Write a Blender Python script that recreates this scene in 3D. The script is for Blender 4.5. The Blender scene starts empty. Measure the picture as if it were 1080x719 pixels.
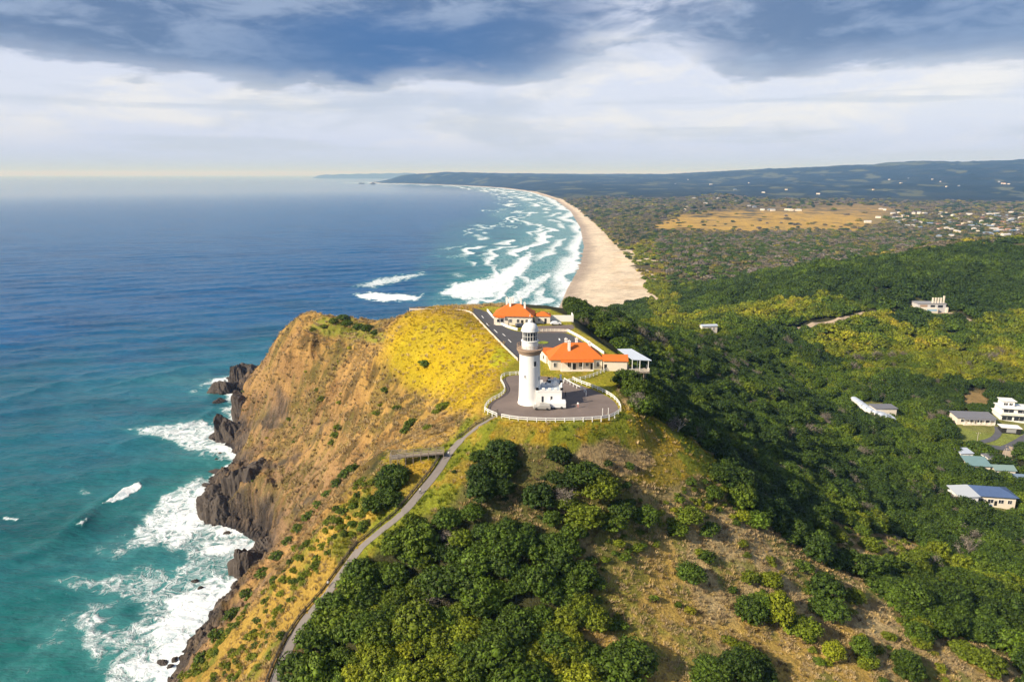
import bpy, math, random
import numpy as np
R = math.radians
rng = np.random.default_rng(7)
random.seed(7)
# ------------------------------------------------------------------ camera
CAMH, PITCH, FPX = 153.0, R(13.7), 720.0          # focal length in pixels of a 1080 px wide picture
sc = bpy.context.scene
cd = bpy.data.cameras.new('camera'); cam = bpy.data.objects.new('camera', cd)
sc.collection.objects.link(cam); sc.camera = cam
cam.location = (0, 0, CAMH); cam.rotation_euler = (R(90) - PITCH, 0, 0)
cd.sensor_fit = 'HORIZONTAL'; cd.sensor_width = 36; cd.lens = 36 * FPX / 1080
cd.clip_start = 1; cd.clip_end = 250000
sc.view_settings.view_transform = 'Standard'; sc.view_settings.look = 'None'
sc.view_settings.gamma = 1; sc.view_settings.exposure = 0.58
sc.render.engine = 'CYCLES'
sc.cycles.use_denoising = True
sc.cycles.max_bounces = 5; sc.cycles.diffuse_bounces = 2; sc.cycles.glossy_bounces = 2
sc.cycles.volume_bounces = 0; sc.cycles.transparent_max_bounces = 6
# ------------------------------------------------------------------ sun and sky
SUN_AZ, SUN_EL = -118.0, 33.0        # azimuth from +Y (view direction), negative = left
sd = bpy.data.lights.new('sun', 'SUN'); sun = bpy.data.objects.new('sun', sd); sc.collection.objects.link(sun)
sd.energy = 5.0; sd.angle = R(0.6); sd.color = (1.0, 0.88, 0.70)
sun.rotation_euler = (R(90 - SUN_EL), 0, R(180 - SUN_AZ))
sun.location = (0, 0, 800)
w = bpy.data.worlds.new('World'); sc.world = w; w.use_nodes = True
nt = w.node_tree; N = nt.nodes; L = nt.links; N.clear()
def wn(t, **k):
    n = N.new(t)
    for a, b in k.items(): setattr(n, a, b)
    return n
def wm(op, a, b=None, c=None, clamp=False):
    n = N.new('ShaderNodeMath'); n.operation = op; n.use_clamp = clamp
    for i, v in enumerate((a, b, c)):
        if v is None: continue
        if isinstance(v, (int, float)): n.inputs[i].default_value = v
        else: L.new(v, n.inputs[i])
    return n.outputs[0]
sky = wn('ShaderNodeTexSky', sky_type='NISHITA', sun_disc=False, sun_elevation=R(SUN_EL), sun_rotation=R(SUN_AZ), altitude=150, air_density=1.0, dust_density=1.2, ozone_density=1.5)
tc = wn('ShaderNodeTexCoord'); sx = wn('ShaderNodeSeparateXYZ'); L.new(tc.outputs['Generated'], sx.inputs[0])
az = wm('ARCTAN2', sx.outputs[0], sx.outputs[1])                    # radians, 0 ahead
el = wm('ARCSINE', sx.outputs[2])
cmb = wn('ShaderNodeCombineXYZ'); L.new(az, cmb.inputs[0]); L.new(wm('MULTIPLY', el, 3.4), cmb.inputs[1])
def wnoise(scale, detail, rough, off, dist=0.0, vec=None):
    n = wn('ShaderNodeTexNoise'); n.inputs['Scale'].default_value = scale; n.inputs['Detail'].default_value = detail
    n.inputs['Roughness'].default_value = rough; n.inputs['Distortion'].default_value = dist
    a = wn('ShaderNodeVectorMath', operation='ADD'); L.new(vec or cmb.outputs[0], a.inputs[0]); a.inputs[1].default_value = off
    L.new(a.outputs[0], n.inputs['Vector']); return n.outputs[0]
def wss(v, a, b):
    n = wn('ShaderNodeMapRange', interpolation_type='SMOOTHSTEP'); L.new(v, n.inputs[0])
    n.inputs[1].default_value = a; n.inputs[2].default_value = b; return n.outputs[0]
def wmix(f, a, b):
    n = wn('ShaderNodeMix', data_type='RGBA')
    if isinstance(f, (int, float)): n.inputs[0].default_value = f
    else: L.new(f, n.inputs[0])
    for i, v in ((6, a), (7, b)):
        if isinstance(v, tuple): n.inputs[i].default_value = (*v, 1)
        else: L.new(v, n.inputs[i])
    return n.outputs[2]
n1 = wnoise(2.1, 5, .55, (3.1, 1.7, 0), .25)
n2 = wnoise(6.5, 7, .60, (8.3, 4.4, 1), .4)
n3 = wnoise(1.3, 2, .5, (1.0, 9.2, 2))
eld = wm('MULTIPLY', el, 180 / math.pi)
azd = wm('MULTIPLY', az, 180 / math.pi)
# the base of the dark cloud deck: about 7.3 degrees up, lifted in a gap right of the middle
def gauss(v, c, s):
    d = wm('DIVIDE', wm('SUBTRACT', v, c), s)
    return wm('POWER', 2.718, wm('MULTIPLY', wm('MULTIPLY', d, d), -1))
deck = wm('ADD', eld, wm('MULTIPLY', wm('SUBTRACT', n1, .5), 4.2))
n4_ = wnoise(17, 8, .62, (1.7, 3.3, 6), .5)
deck = wm('ADD', deck, wm('MULTIPLY', wm('SUBTRACT', n2, .5), 4.4))
deck = wm('ADD', deck, wm('MULTIPLY', wm('SUBTRACT', n4_, .5), 1.5))
gap = wm('MULTIPLY', gauss(azd, 9.0, 5.5), wm('ADD', .2, wm('MULTIPLY', wnoise(5.2, 6, .62, (2, 6, 5), .5), 5.0)))
deck = wm('SUBTRACT', deck, gap)
deck = wm('ADD', deck, wm('MULTIPLY', gauss(azd, -16, 14), .5))
dark = wm('ADD', wm('MULTIPLY', wss(deck, 6.75, 7.5), .62), wm('MULTIPLY', wss(deck, 7.1, 9.2), .38))
dark = wm('MULTIPLY', dark, wm('SUBTRACT', 1, wm('MULTIPLY', gauss(azd, 10.5, 5.0), wm('ADD', .15, wm('MULTIPLY', wss(wnoise(7, 7, .6, (6, 1, 9), .4), .38, .58), .75)))))
deep = wm('MULTIPLY', wss(deck, 7.4, 8.6), wm('SUBTRACT', 1, wss(deck, 10.5, 13.5)))
deep = wm('MULTIPLY', deep, wm('ADD', gauss(azd, -9, 12), wm('MULTIPLY', gauss(azd, 32, 7), .35)))
pale = wmix(wss(eld, 0, 5), (.45, .53, .86), (.60, .64, .78))
pale = wmix(wm('MULTIPLY', wm('MULTIPLY', wss(n2, .42, .66), .8), wss(eld, 1.0, 5.0)), pale, (.77, .75, .745))
pale = wmix(wm('MULTIPLY', wss(wnoise(3.3, 6, .6, (5, 2, 7), .3), .5, .66), .6), pale, (.40, .46, .60))
stv = wn('ShaderNodeCombineXYZ'); L.new(az, stv.inputs[0]); L.new(wm('MULTIPLY', el, 16.0), stv.inputs[1])
stk = wnoise(2.6, 6, .6, (4, 1, 3), .3, stv.outputs[0])
pale = wmix(wm('MULTIPLY', wm('MULTIPLY', wss(stk, .50, .66), .55), wss(eld, .3, 2.0)), pale, (.43, .49, .62))
cl = wmix(wm('MULTIPLY', wss(wm('ADD', wm('MULTIPLY', n2, .6), wm('MULTIPLY', n4_, .4)), .42, .62), .8), (.095, .155, .29), (.29, .365, .52))
cl = wmix(wm('MULTIPLY', deep, .95), cl, (.030, .105, .29))
skyc = wmix(dark, pale, cl)
# high overhead: broken clouds over the clear sky
over = wss(eld, 16, 40)
skb = wn('ShaderNodeVectorMath', operation='SCALE'); L.new(sky.outputs[0], skb.inputs[0]); skb.inputs['Scale'].default_value = .085
open_ = wmix(wss(n1, .42, .6), skb.outputs[0], (.42, .48, .6))
skyc = wmix(over, skyc, open_)
skyc = wmix(.14, skyc, skb.outputs[0])
bg = wn('ShaderNodeBackground'); L.new(skyc, bg.inputs[0]); bg.inputs[1].default_value = 0.86
ow = wn('ShaderNodeOutputWorld'); L.new(bg.outputs[0], ow.inputs[0])
# ------------------------------------------------------------------ helpers: measuring
cp, sp = math.cos(PITCH), math.sin(PITCH)
def W(px, py, z=0.0):
    """world point at height z seen at photo pixel px, py"""
    u = (px - 540) / FPX; v = (py - 359.5) / FPX
    dx, dy, dz = u, cp - v * sp, -sp - v * cp
    t = (z - CAMH) / dz
    return (dx * t, dy * t, z)
def proj(X, Y, Z):
    Zr = Z - CAMH
    depth = Y * cp - Zr * sp
    up = Y * sp + Zr * cp
    depth = np.where(np.abs(depth) < 1, 1, depth)
    px = 540 + FPX * X / depth; py = 359.5 - FPX * up / depth
    return np.where(depth > 1, px, -9999), np.where(depth > 1, py, 9999)
def sst(x, a, b):
    t = np.clip((x - a) / (b - a), 0, 1); return t * t * (3 - 2 * t)
def _h(ix, iy, s):
    h = (ix.astype(np.int64) * 374761393 + iy.astype(np.int64) * 668265263 + s * 1442695041) & 0x7fffffff
    h = ((h ^ (h >> 13)) * 1274126177) & 0x7fffffff
    return ((h ^ (h >> 16)) & 0xffff) / 65535.0
def vn(x, y, s=0):
    xi = np.floor(x); yi = np.floor(y); fx = x - xi; fy = y - yi
    fx = fx * fx * fx * (fx * (fx * 6 - 15) + 10); fy = fy * fy * fy * (fy * (fy * 6 - 15) + 10)
    a = _h(xi, yi, s); b = _h(xi + 1, yi, s); c = _h(xi, yi + 1, s); d = _h(xi + 1, yi + 1, s)
    return (a + (b - a) * fx + (c - a) * fy + (a - b - c + d) * fx * fy) * 2 - 1
def fbm(x, y, o=4, s=0, g=.5):
    t = 0; a = 1; f = 1; n = 0
    for i in range(o):
        t = t + a * vn(x * f * (.8 + .0) + i * 17.3 + y * f * .6, y * f * .8 - x * f * .6 + i * 9.1, s + i); n += a; a *= g; f *= 2.03
    return t / n
def ridge(x, y, o=4, s=0):
    t = 0; a = 1; f = 1; n = 0
    for i in range(o):
        t = t + a * (1 - np.abs(vn(x * f * .8 + y * f * .6 + i * 5.3, y * f * .8 - x * f * .6 + i * 3.1, s + i)) * 2); n += a; a *= .55; f *= 2.1
    return t / n
def polysd(X, Y, P, closed=True):
    """signed distance to a polygon, positive inside"""
    X = np.asarray(X, float); Y = np.asarray(Y, float)
    d2 = np.full(X.shape, 1e18); ins = np.zeros(X.shape, bool); n = len(P)
    for i in range(n if closed else n - 1):
        ax, ay = P[i][:2]; bx, by = P[(i + 1) % n][:2]
        ex, ey = bx - ax, by - ay; wx, wy = X - ax, Y - ay
        t = np.clip((wx * ex + wy * ey) / max(ex * ex + ey * ey, 1e-9), 0, 1)
        d2 = np.minimum(d2, (wx - ex * t) ** 2 + (wy - ey * t) ** 2)
        if closed and ay != by:
            c = ((ay > Y) != (by > Y)) & (X < (bx - ax) * (Y - ay) / (by - ay) + ax); ins ^= c
    d = np.sqrt(d2)
    return np.where(ins, d, -d) if closed else d
def polyline_z(X, Y, P):
    """distance to a 3D polyline and its height at the nearest point"""
    best = np.full(X.shape, 1e18); z = np.zeros(X.shape)
    for (ax, ay, az_), (bx, by, bz) in zip(P[:-1], P[1:]):
        ex, ey = bx - ax, by - ay
        t = np.clip(((X - ax) * ex + (Y - ay) * ey) / (ex * ex + ey * ey), 0, 1)
        d = (X - ax - ex * t) ** 2 + (Y - ay - ey * t) ** 2
        m = d < best; best = np.where(m, d, best); z = np.where(m, az_ + (bz - az_) * t, z)
    return np.sqrt(best), z
# ------------------------------------------------------------------ the coast and the heights
coast = [W(60,1100), W(120,850), W(165,760), W(190,719), W(222,665), W(250,628), W(276,598), W(292,572), W(268,552), W(232,547), W(222,530),
         W(232,505), W(252,484), W(244,468), W(246,452), W(256,438), W(262,424), W(246,412), W(240,400)]
coast = [c[:2] for c in coast] + [(-205,520), (-150,545), (-90,525), (-40,505), (0,530), (30,610)]
beachline = [W(587,330), W(598,305), W(612,280), W(616,260), W(612,240), W(602,223), W(585,210.5), W(560,202.5), W(530,198.5), W(490,196), W(440,194.2), W(400,193.4), W(390,192.6)]
coast += [c[:2] for c in beachline]
HD = beachline[-1]
coast += [(HD[0]-60, HD[1]+260), (HD[0]+500, HD[1]+1400), (-1500, 20000), (-1200, 45000), (0, 90000), (90000, 90000), (90000, -3000), (-120, -3000), (-90, 40)]
CP = []
def c(*pts):
    for (a, b, z) in pts: CP.append(W(a, b, z))
c((560,424,94),(600,440,94),(530,438,93.5),(652,430,93.5),(600,400,94),(530,405,93.5),(545,375,94),(520,350,94.5),(505,330,95),(560,360,94),(600,355,94),
  (600,390,93.5),(640,390,93),(540,343,95),(580,342,94.5),(470,327,95),(440,326,94.5),(560,330,94.5))
c((470,475,85),(430,480,83),(412,484,81),(430,535,79),(380,580,71.5),(340,632,64),(290,719,55),(500,452,90))
c((400,430,65),(400,380,78),(400,356,84),(400,470,60),(450,360,90),(500,380,91),(450,400,80),(490,420,87),(450,440,74),(500,440,88))
c((380,500,74),(330,560,64),(270,640,43),(203,719,15),(245,719,37),(300,610,53),(300,540,14),(330,520,34),(350,480,40),(370,450,51),(330,445,40),
  (300,480,20),(300,430,34),(300,380,57),(300,352,62),(340,337,66),(390,350,70),(350,400,58),(370,370,70),(278,382,40),(262,400,22),(270,440,14),(262,500,14),(285,460,20),
  (262,520,14),(245,530,6),(285,545,8))
c((620,330,82),(680,350,65),(740,355,46),(800,350,36),(850,345,35),(700,400,69),(660,400,80),(690,375,74),(650,350,84),(735,482,80),(700,462,86),(740,468,70),(800,450,50),(800,500,53),(850,540,48),
  (900,600,46),(1000,650,40),(1080,719,38),(1080,640,30),(900,719,49),(750,719,57),(600,719,60),(450,719,61),(360,719,58),
  (700,600,66),(700,540,74),(620,500,85),(580,520,81),(580,600,71),(450,600,69),(800,640,57),(660,450,90),(480,520,83),(530,480,86))
c((950,450,17),(1050,450,18),(1040,540,15),(1000,480,17),(900,400,22),(980,400,21),(1080,400,21),(900,500,25),(950,560,22),(1080,560,13),(850,420,26),(750,420,56),(780,385,44))
c((983,328,38),(1080,330,40),(1080,253,72),(1000,262,66),(940,275,60),(850,292,50),(760,318,36),(700,345,20),(850,320,42),(940,310,48),(1040,290,57),(1080,370,28),(900,335,37),(780,335,34))
for p in ((0,45,58),(-60,60,34),(60,50,48),(0,0,52),(140,60,22),(260,60,14),(420,150,14),(420,420,22),(600,620,50),(760,860,74),(900,1000,60),(560,300,16),(700,400,20),
          (180,780,9),(300,930,9),(480,1080,10),(700,1250,10),(90,560,30),(60,470,50),(20,420,62),(-30,400,60),(100,700,12),(-30,345,84),(20,330,90),(-90,470,30),(-150,500,25),(-10,480,22),
          (0,-80,40),(100,-80,30),(300,-100,12),(-60,0,30),(-200,-100,-14),(-90,-40,2),(1000,300,20),(1200,900,40),(1100,1300,12)): CP.append(p)
# points on and off the shoreline
near_coast = [p for p in coast if p[1] < 1500 and p[0] < 300]
def along(P, step):
    out = []
    for a, b in zip(P[:-1], P[1:]):
        n = max(1, int(math.dist(a, b) / step))
        for i in range(n): out.append((a[0] + (b[0]-a[0])*i/n, a[1] + (b[1]-a[1])*i/n, b[0]-a[0], b[1]-a[1]))
    return out
for i, (x, y, ex, ey) in enumerate(along(coast[:34], 45)):
    if y > 1500: break
    l = math.hypot(ex, ey); nx, ny = -ey / l, ex / l
    CP.append((x, y, 0.0))
    for k, zz in ((28, -7), (90, -16)): CP.append((x + nx * k, y + ny * k, zz))
for p in ((-250,200,-20),(-300,350,-20),(-380,520,-20),(-200,650,-20),(-60,640,-12),(-150,800,-20),(-250,60,-20),(-200,1100,-20),(-500,800,-20),(0,900,-14)): CP.append(p)
CPa = np.array(CP); 
# drop control points that nearly coincide
keep = []
for i in range(len(CPa)):
    if all(np.hypot(*(CPa[i,:2]-CPa[j,:2])) > 5 for j in keep): keep.append(i)
CPa = CPa[keep]
def phi(r2): return np.sqrt(r2 + 81.0)
_A = phi(((CPa[:, None, :2] - CPa[None, :, :2]) ** 2).sum(-1))
n_ = len(CPa); _M = np.zeros((n_ + 1, n_ + 1)); _M[:n_, :n_] = _A - np.eye(n_) * 1.5; _M[n_, :n_] = 1; _M[:n_, n_] = 1
_w = np.linalg.solve(_M, np.append(CPa[:, 2], 0))
def rbf(X, Y):
    o = np.full(X.shape, _w[-1])
    for (x, y, _), q in zip(CPa, _w[:-1]): o += q * phi((X - x) ** 2 + (Y - y) ** 2)
    return o
plateau = [W(a, b, 94)[:2] for a, b in [(510,431),(528,443),(600,446),(657,434),(650,414),(652,396),(662,388),(652,374),(630,360),(606,345),(600,334),(580,326),(515,323),(500,326),(498,331),(518,350),(545,379),(526,396),(530,408),(512,420)]]
path_pts = [W(524,438,94), W(505,449,91), W(488,463,87.6), W(474,478,85), W(462,496,83), W(446,516,80.8), W(424,541,78), W(401,560,75), W(380,578,72), W(362,602,68.5), W(345,626,65), W(328,646,62), W(310,672,59.2), W(297,700,56.6), W(286,730,54), W(274,765,51.5)]
topx = [300,390,405,430,470,520,600,700,740,800,880,960,1080,1250]
topy = [192,191.5,188,184.5,182,183,184,184.3,181.5,178.5,176,173,171,171]
def far_h(X, Y, dc):
    D = np.hypot(X, Y) + 1e-6
    px = 540 + np.clip(X / np.maximum(Y, 1) / cp, -2, 2) * FPX
    ty = np.interp(px, topx, topy)
    ang = PITCH + np.arctan((ty - 359.5) / FPX)
    Dc = np.interp(px, [390, 520, 640, 760, 1080], [13300, 13300, 12800, 11500, 10500])
    ztop = CAMH - Dc * np.tan(ang)
    nz = fbm(X / 1100, Y / 1100, 5, 31); nz2 = ridge(X / 2300, Y / 2300, 4, 77)
    f = sst(D, 5200, 1) if False else np.clip((D + nz2 * 900 - 5200) / (Dc - 5200), 0, 1) ** 1.25
    f = f * sst(dc, 20, 700)
    hill = f * np.maximum(ztop * (.90 + .10 * nz + .13 * ridge(X / 520, Y / 700, 4, 79) * (1 - f * .3)), 5)
    gold = 26 * np.exp(-(((X - 1240) / 420) ** 2 + ((Y - 3050) / 300) ** 2)) + 34 * np.exp(-(((X - 1180) / 150) ** 2 + ((Y - 3980) / 160) ** 2))
    base = np.where(dc > 0, np.minimum(9, dc * .035) + 3 * sst(dc, 60, 160) + 2.5 * fbm(X / 160, Y / 160, 3, 5) * sst(dc, 90, 300), np.maximum(dc * .03, -25))
    return base + hill + gold * sst(dc, 100, 400)
def land_(d): return sst(d, 60, 160)
def H(X, Y, detail=True):
    X = np.atleast_1d(np.asarray(X, float)); Y = np.atleast_1d(np.asarray(Y, float))
    out = np.zeros(X.shape); dc = polysd(X, Y, coast)
    D = np.hypot(X, Y); wfar = np.maximum(sst(Y, 850, 1150), sst(D, 1250, 1600)); wfar = np.where(Y < -300, 1.0, wfar)
    m = wfar > 0; out[m] = far_h(X[m], Y[m], dc[m])
    m = wfar < 1
    if m.any():
        x, y, d = X[m], Y[m], dc[m]
        z = rbf(x, y)
        z = np.where(d > 0, np.maximum(z, np.minimum(.3 + d * .12, 2.5)), np.minimum(z, np.maximum(d * .15, -20) - .3))
        if detail:
            cliff = sst(y, 40, 90) * (1 - sst(y, 540, 620)) * (1 - sst(x, -45, -10))
            land = sst(d, -4, 10)
            # gullies running down the slope
            g = ridge((x * .62 + y * .78) / 20 + fbm(x / 30, y / 30, 3, 3) * .8, (x * .78 - y * .62) / 75, 4, 11)
            g2 = ridge((x * .62 + y * .78) / 8 + fbm(x / 12, y / 12, 3, 13) * .7, (x * .78 - y * .62) / 22, 4, 15)
            z = z + cliff * land * (g * 4.2 + g2 * 1.5 + 1.1 * fbm(x / 6, y / 6, 4, 17)) * sst(z, 4, 16) * (1 - sst(z, 76, 92))
            rock = cliff * sst(d, -14, 3) * (1 - sst(z, 10, 34))
            rr = ridge((x * .5 + y * .86) / 8.5 + fbm(x / 20, y / 20, 3, 8) * .7, (x * .86 - y * .5) / 24, 5, 21)
            cr = fbm(x / 5, y / 5, 4, 25) + .8 * ridge(x / 3.2, y / 4.5, 3, 27)
            z = z + rock * (np.maximum(rr, -.35) * 4.2 + 2.3 * cr + 1.4)
            z = z + .9 * fbm(x / 22, y / 22, 4, 41) * land + .22 * fbm(x / 3, y / 3, 3, 43) * land * (1 - sst(D[m], 400, 700))
        hm = sst(x, 60, 150) * sst(y, 250, 400) * (1 - .65 * sst(x, 120, 190) * (1 - sst(y, 400, 470))); z = z + hm * land_(d) * (9.5 * ridge(x / 150 + y / 400, y / 190 - x / 500, 3, 181) - 1.5 + 4 * fbm(x / 55, y / 55, 3, 183))
        # levelled ground
        s = polysd(x, y, plateau); k = sst(s, -9, .5); z = z * (1 - k) + 94 * k
        mm = (np.abs(x) < 120) & (y > 60) & (y < 220)
        if mm.any():
            dp, zp = polyline_z(x[mm], y[mm], path_pts); kk = 1 - sst(dp, 1.7, 5.5)
            z[mm] = z[mm] * (1 - kk) + (zp - .05) * kk
        out[m] = out[m] * wfar[m] + z * (1 - wfar[m])
    return out
def h1(x, y): return float(H(np.array([x]), np.array([y]))[0])
def G(px, py, zmin=-1.0):
    """where the ray of a photo pixel meets the ground"""
    u = (px - 540) / FPX; v = (py - 359.5) / FPX
    d = np.array([u, cp - v * sp, -sp - v * cp])
    t = np.concatenate([np.linspace(60, 1300, 2500), np.linspace(1301, 16000, 3000)])
    X, Y, Z = d[0] * t, d[1] * t, CAMH + d[2] * t
    hh = np.maximum(H(X, Y), zmin); i = int(np.argmax(Z < hh)); 
    if i == 0: i = len(t) - 1
    a, b = t[i-1], t[i]
    for _ in range(12):
        mth = (a + b) / 2; p = d * mth
        if CAMH + p[2] < max(h1(p[0], p[1]), zmin): b = mth
        else: a = mth
    p = d * b
    return (p[0], p[1], CAMH + p[2])
# ------------------------------------------------------------------ object helpers
COL = sc.collection
def tag(o, label=None, cat=None, group=None, kind=None):
    if label: o['label'] = label
    if cat: o['category'] = cat
    if group: o['group'] = group
    if kind: o['kind'] = kind
    return o
def empty(name, loc, rz=0.0):
    o = bpy.data.objects.new(name, None); COL.objects.link(o); o.location = loc; o.rotation_euler = (0, 0, rz)
    o.empty_display_size = .5; return o
def meshobj(name, verts, faces, mat, parent=None, smooth=False, loc=None, mats=None, fm=None):
    me = bpy.data.meshes.new(name); me.from_pydata([tuple(v) for v in verts], [], faces); me.update()
    if mats:
        for q in mats: me.materials.append(q)
        if fm is not None: me.polygons.foreach_set('material_index', fm)
    elif mat: me.materials.append(mat)
    if smooth: me.polygons.foreach_set('use_smooth', [True] * len(me.polygons))
    o = bpy.data.objects.new(name, me); COL.objects.link(o)
    if parent: o.parent = parent
    if loc: o.location = loc
    return o
def gridmesh(name, V, nr, nc, mat, smooth=True):
    """big grid mesh, V is (nr*nc, 3)"""
    me = bpy.data.meshes.new(name)
    i = np.arange(nr * nc).reshape(nr, nc)
    q = np.stack([i[:-1, :-1], i[:-1, 1:], i[1:, 1:], i[1:, :-1]], -1).reshape(-1, 4)
    nf = len(q)
    me.vertices.add(len(V)); me.vertices.foreach_set('co', V.astype(np.float32).ravel())
    me.loops.add(nf * 4); me.loops.foreach_set('vertex_index', q.astype(np.int32).ravel())
    me.polygons.add(nf); me.polygons.foreach_set('loop_start', np.arange(nf, dtype=np.int32) * 4)
    me.polygons.foreach_set('use_smooth', np.full(nf, smooth))
    me.update(calc_edges=True); me.materials.append(mat)
    o = bpy.data.objects.new(name, me); COL.objects.link(o); return o
def soup(name, V, nper, mat, parent=None, smooth=False, extra=None):
    """mesh from n faces of nper own vertices each, plus extra (verts, tris)"""
    me = bpy.data.meshes.new(name); V = np.asarray(V, np.float32).reshape(-1, 3); nf = len(V) // nper
    idx = np.arange(nf * nper); ls = np.arange(nf) * nper
    if extra is not None:
        ev, ef = extra; idx = np.concatenate([idx, ef.ravel() + len(V)]); ls = np.concatenate([ls, nf * nper + np.arange(len(ef)) * 3]); V = np.concatenate([V, ev])
    me.vertices.add(len(V)); me.vertices.foreach_set('co', V.astype(np.float32).ravel())
    me.loops.add(len(idx)); me.loops.foreach_set('vertex_index', idx.astype(np.int32))
    me.polygons.add(len(ls)); me.polygons.foreach_set('loop_start', ls.astype(np.int32))
    me.polygons.foreach_set('use_smooth', np.full(len(ls), smooth)); me.update(calc_edges=True); me.validate()
    if mat: me.materials.append(mat)
    o = bpy.data.objects.new(name, me); COL.objects.link(o)
    if parent: o.parent = parent
    return o
class MB:
    def __init__(s): s.v = []; s.f = []
    def add(s, v, f):
        b = len(s.v); s.v += [tuple(q) for q in v]; s.f += [tuple(b + i for i in g) for g in f]; return s
    def box(s, x0, x1, y0, y1, z0, z1):
        return s.add([(x0,y0,z0),(x1,y0,z0),(x1,y1,z0),(x0,y1,z0),(x0,y0,z1),(x1,y0,z1),(x1,y1,z1),(x0,y1,z1)],
                     [(0,3,2,1),(4,5,6,7),(0,1,5,4),(1,2,6,5),(2,3,7,6),(3,0,4,7)])
    def bar(s, a, b, w, h=None, n=4):
        """beam between two points, square section"""
        h = h or w; a = np.array(a, float); b = np.array(b, float); d = b - a; l = np.linalg.norm(d); d /= l
        up = np.array([0, 0, 1.0]) if abs(d[2]) < .95 else np.array([0, 1.0, 0])
        r = np.cross(d, up); r /= np.linalg.norm(r); u = np.cross(r, d)
        vs = []
        for p in (a, b):
            if n == 4:
                for i, j in ((-1,-1),(1,-1),(1,1),(-1,1)): vs.append(p + r * i * w / 2 + u * j * h / 2)
            else:
                for k in range(n): vs.append(p + r * math.cos(2*math.pi*k/n) * w / 2 + u * math.sin(2*math.pi*k/n) * h / 2)
        f = [tuple(range(n-1, -1, -1)), tuple(range(n, 2*n))] + [(k, (k+1) % n, n + (k+1) % n, n + k) for k in range(n)]
        return s.add(vs, f)
    def lathe(s, prof, n=32, cx=0, cy=0, cap=True):
        vs = [(cx + r * math.cos(2*math.pi*k/n), cy + r * math.sin(2*math.pi*k/n), z) for r, z in prof for k in range(n)]
        f = [(i*n+k, i*n+(k+1)%n, (i+1)*n+(k+1)%n, (i+1)*n+k) for i in range(len(prof)-1) for k in range(n)]
        if cap: f += [tuple(range(n-1, -1, -1)), tuple((len(prof)-1)*n + k for k in range(n))]
        return s.add(vs, f)
    def build(s, name, mat, parent=None, smooth=False): return meshobj(name, s.v, s.f, mat, parent, smooth)
def ico(sub=1):
    import bmesh
    bm = bmesh.new(); bmesh.ops.create_icosphere(bm, subdivisions=sub, radius=1)
    v = np.array([q.co[:] for q in bm.verts]); f = np.array([[a.index for a in g.verts] for g in bm.faces]); bm.free(); return v, f
# ------------------------------------------------------------------ materials
def mat(name, color, rough=.8, metal=0.0, var=0.0, vscale=3.0, bump=0.0, bscale=8.0, spec=.3, emit=None):
    m = bpy.data.materials.new(name); m.use_nodes = True; n = m.node_tree.nodes; l = m.node_tree.links
    p = n['Principled BSDF']; p.inputs['Base Color'].default_value = (*color, 1); p.inputs['Roughness'].default_value = rough
    p.inputs['Metallic'].default_value = metal; p.inputs['Specular IOR Level'].default_value = spec
    t = n.new('ShaderNodeTexCoord')
    if var:
        z = n.new('ShaderNodeTexNoise'); z.inputs['Scale'].default_value = vscale; z.inputs['Detail'].default_value = 5; z.inputs['Roughness'].default_value = .65
        l.new(t.outputs['Object'], z.inputs['Vector'])
        x = n.new('ShaderNodeMix'); x.data_type = 'RGBA'; l.new(z.outputs[0], x.inputs[0])
        x.inputs[6].default_value = (*[q * (1 - var) for q in color], 1); x.inputs[7].default_value = (*[min(1, q * (1 + var)) for q in color], 1)
        l.new(x.outputs[2], p.inputs['Base Color'])
    if bump:
        z = n.new('ShaderNodeTexNoise'); z.inputs['Scale'].default_value = bscale; z.inputs['Detail'].default_value = 4; l.new(t.outputs['Object'], z.inputs['Vector'])
        b = n.new('ShaderNodeBump'); b.inputs['Strength'].default_value = bump; b.inputs['Distance'].default_value = .1; l.new(z.outputs[0], b.inputs['Height']); l.new(b.outputs[0], p.inputs['Normal'])
    return m
def mnode(m):
    n = m.node_tree.nodes; l = m.node_tree.links
    def mk(t, **k):
        q = n.new(t)
        for a, b in k.items():
            if isinstance(a, str) and hasattr(q, a): setattr(q, a, b)
        return q
    return n, l, mk
# ------------------------------------------------------------------ what grows where
# regions are outlined on the ground as seen in the photograph, then used as world positions
P_YELLOW = [(432,327),(500,332),(518,350),(546,378),(540,392),(524,404),(512,424),(500,432),(478,430),(462,418),(440,408),(425,398),(408,380),(404,362),(418,345)]
P_LIME = [(520,366),(545,372),(548,384),(530,392),(515,384)]
P_BLUFF = [(322,346),(340,334),(372,336),(404,352),(398,362),(366,357),(338,352)]
P_GREEN1 = [(512,440),(640,442),(662,428),(676,434),(718,460),(762,486),(750,505),(700,520),(676,505),(650,500),(600,478),(555,468),(520,470),(498,500),(470,535),(436,545),(380,600),(350,590),(368,560),(392,522),(412,492),(400,484),(430,478),(462,470),(500,438)]
P_RIDGE = [(412,480),(400,500),(375,512),(340,556),(300,600),(262,640),(205,700),(190,719),(270,719),(330,640),(372,590),(398,540)]
P_BROWN1 = [(612,470),(640,462),(690,478),(690,492),(660,500),(625,492),(600,482)]
P_BROWN2 = [(672,512),(690,510),(696,520),(688,528),(672,524)]
P_DRY = [(612,655),(640,608),(672,585),(705,572),(742,548),(765,540),(800,548),(840,578),(868,598),(895,602),(922,618),(945,648),(990,668),(1042,684),(1085,700),(1085,760),(640,760),(628,700)]
P_DRY2 = [(850,540),(905,560),(975,568),(985,592),(950,602),(905,600),(868,575)]
P_WALL = [(640,500),(700,520),(745,500),(800,545),(760,560),(700,590),(640,615),(608,600),(590,560),(600,510)]   # scrub between the grass and the dry slope
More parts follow.
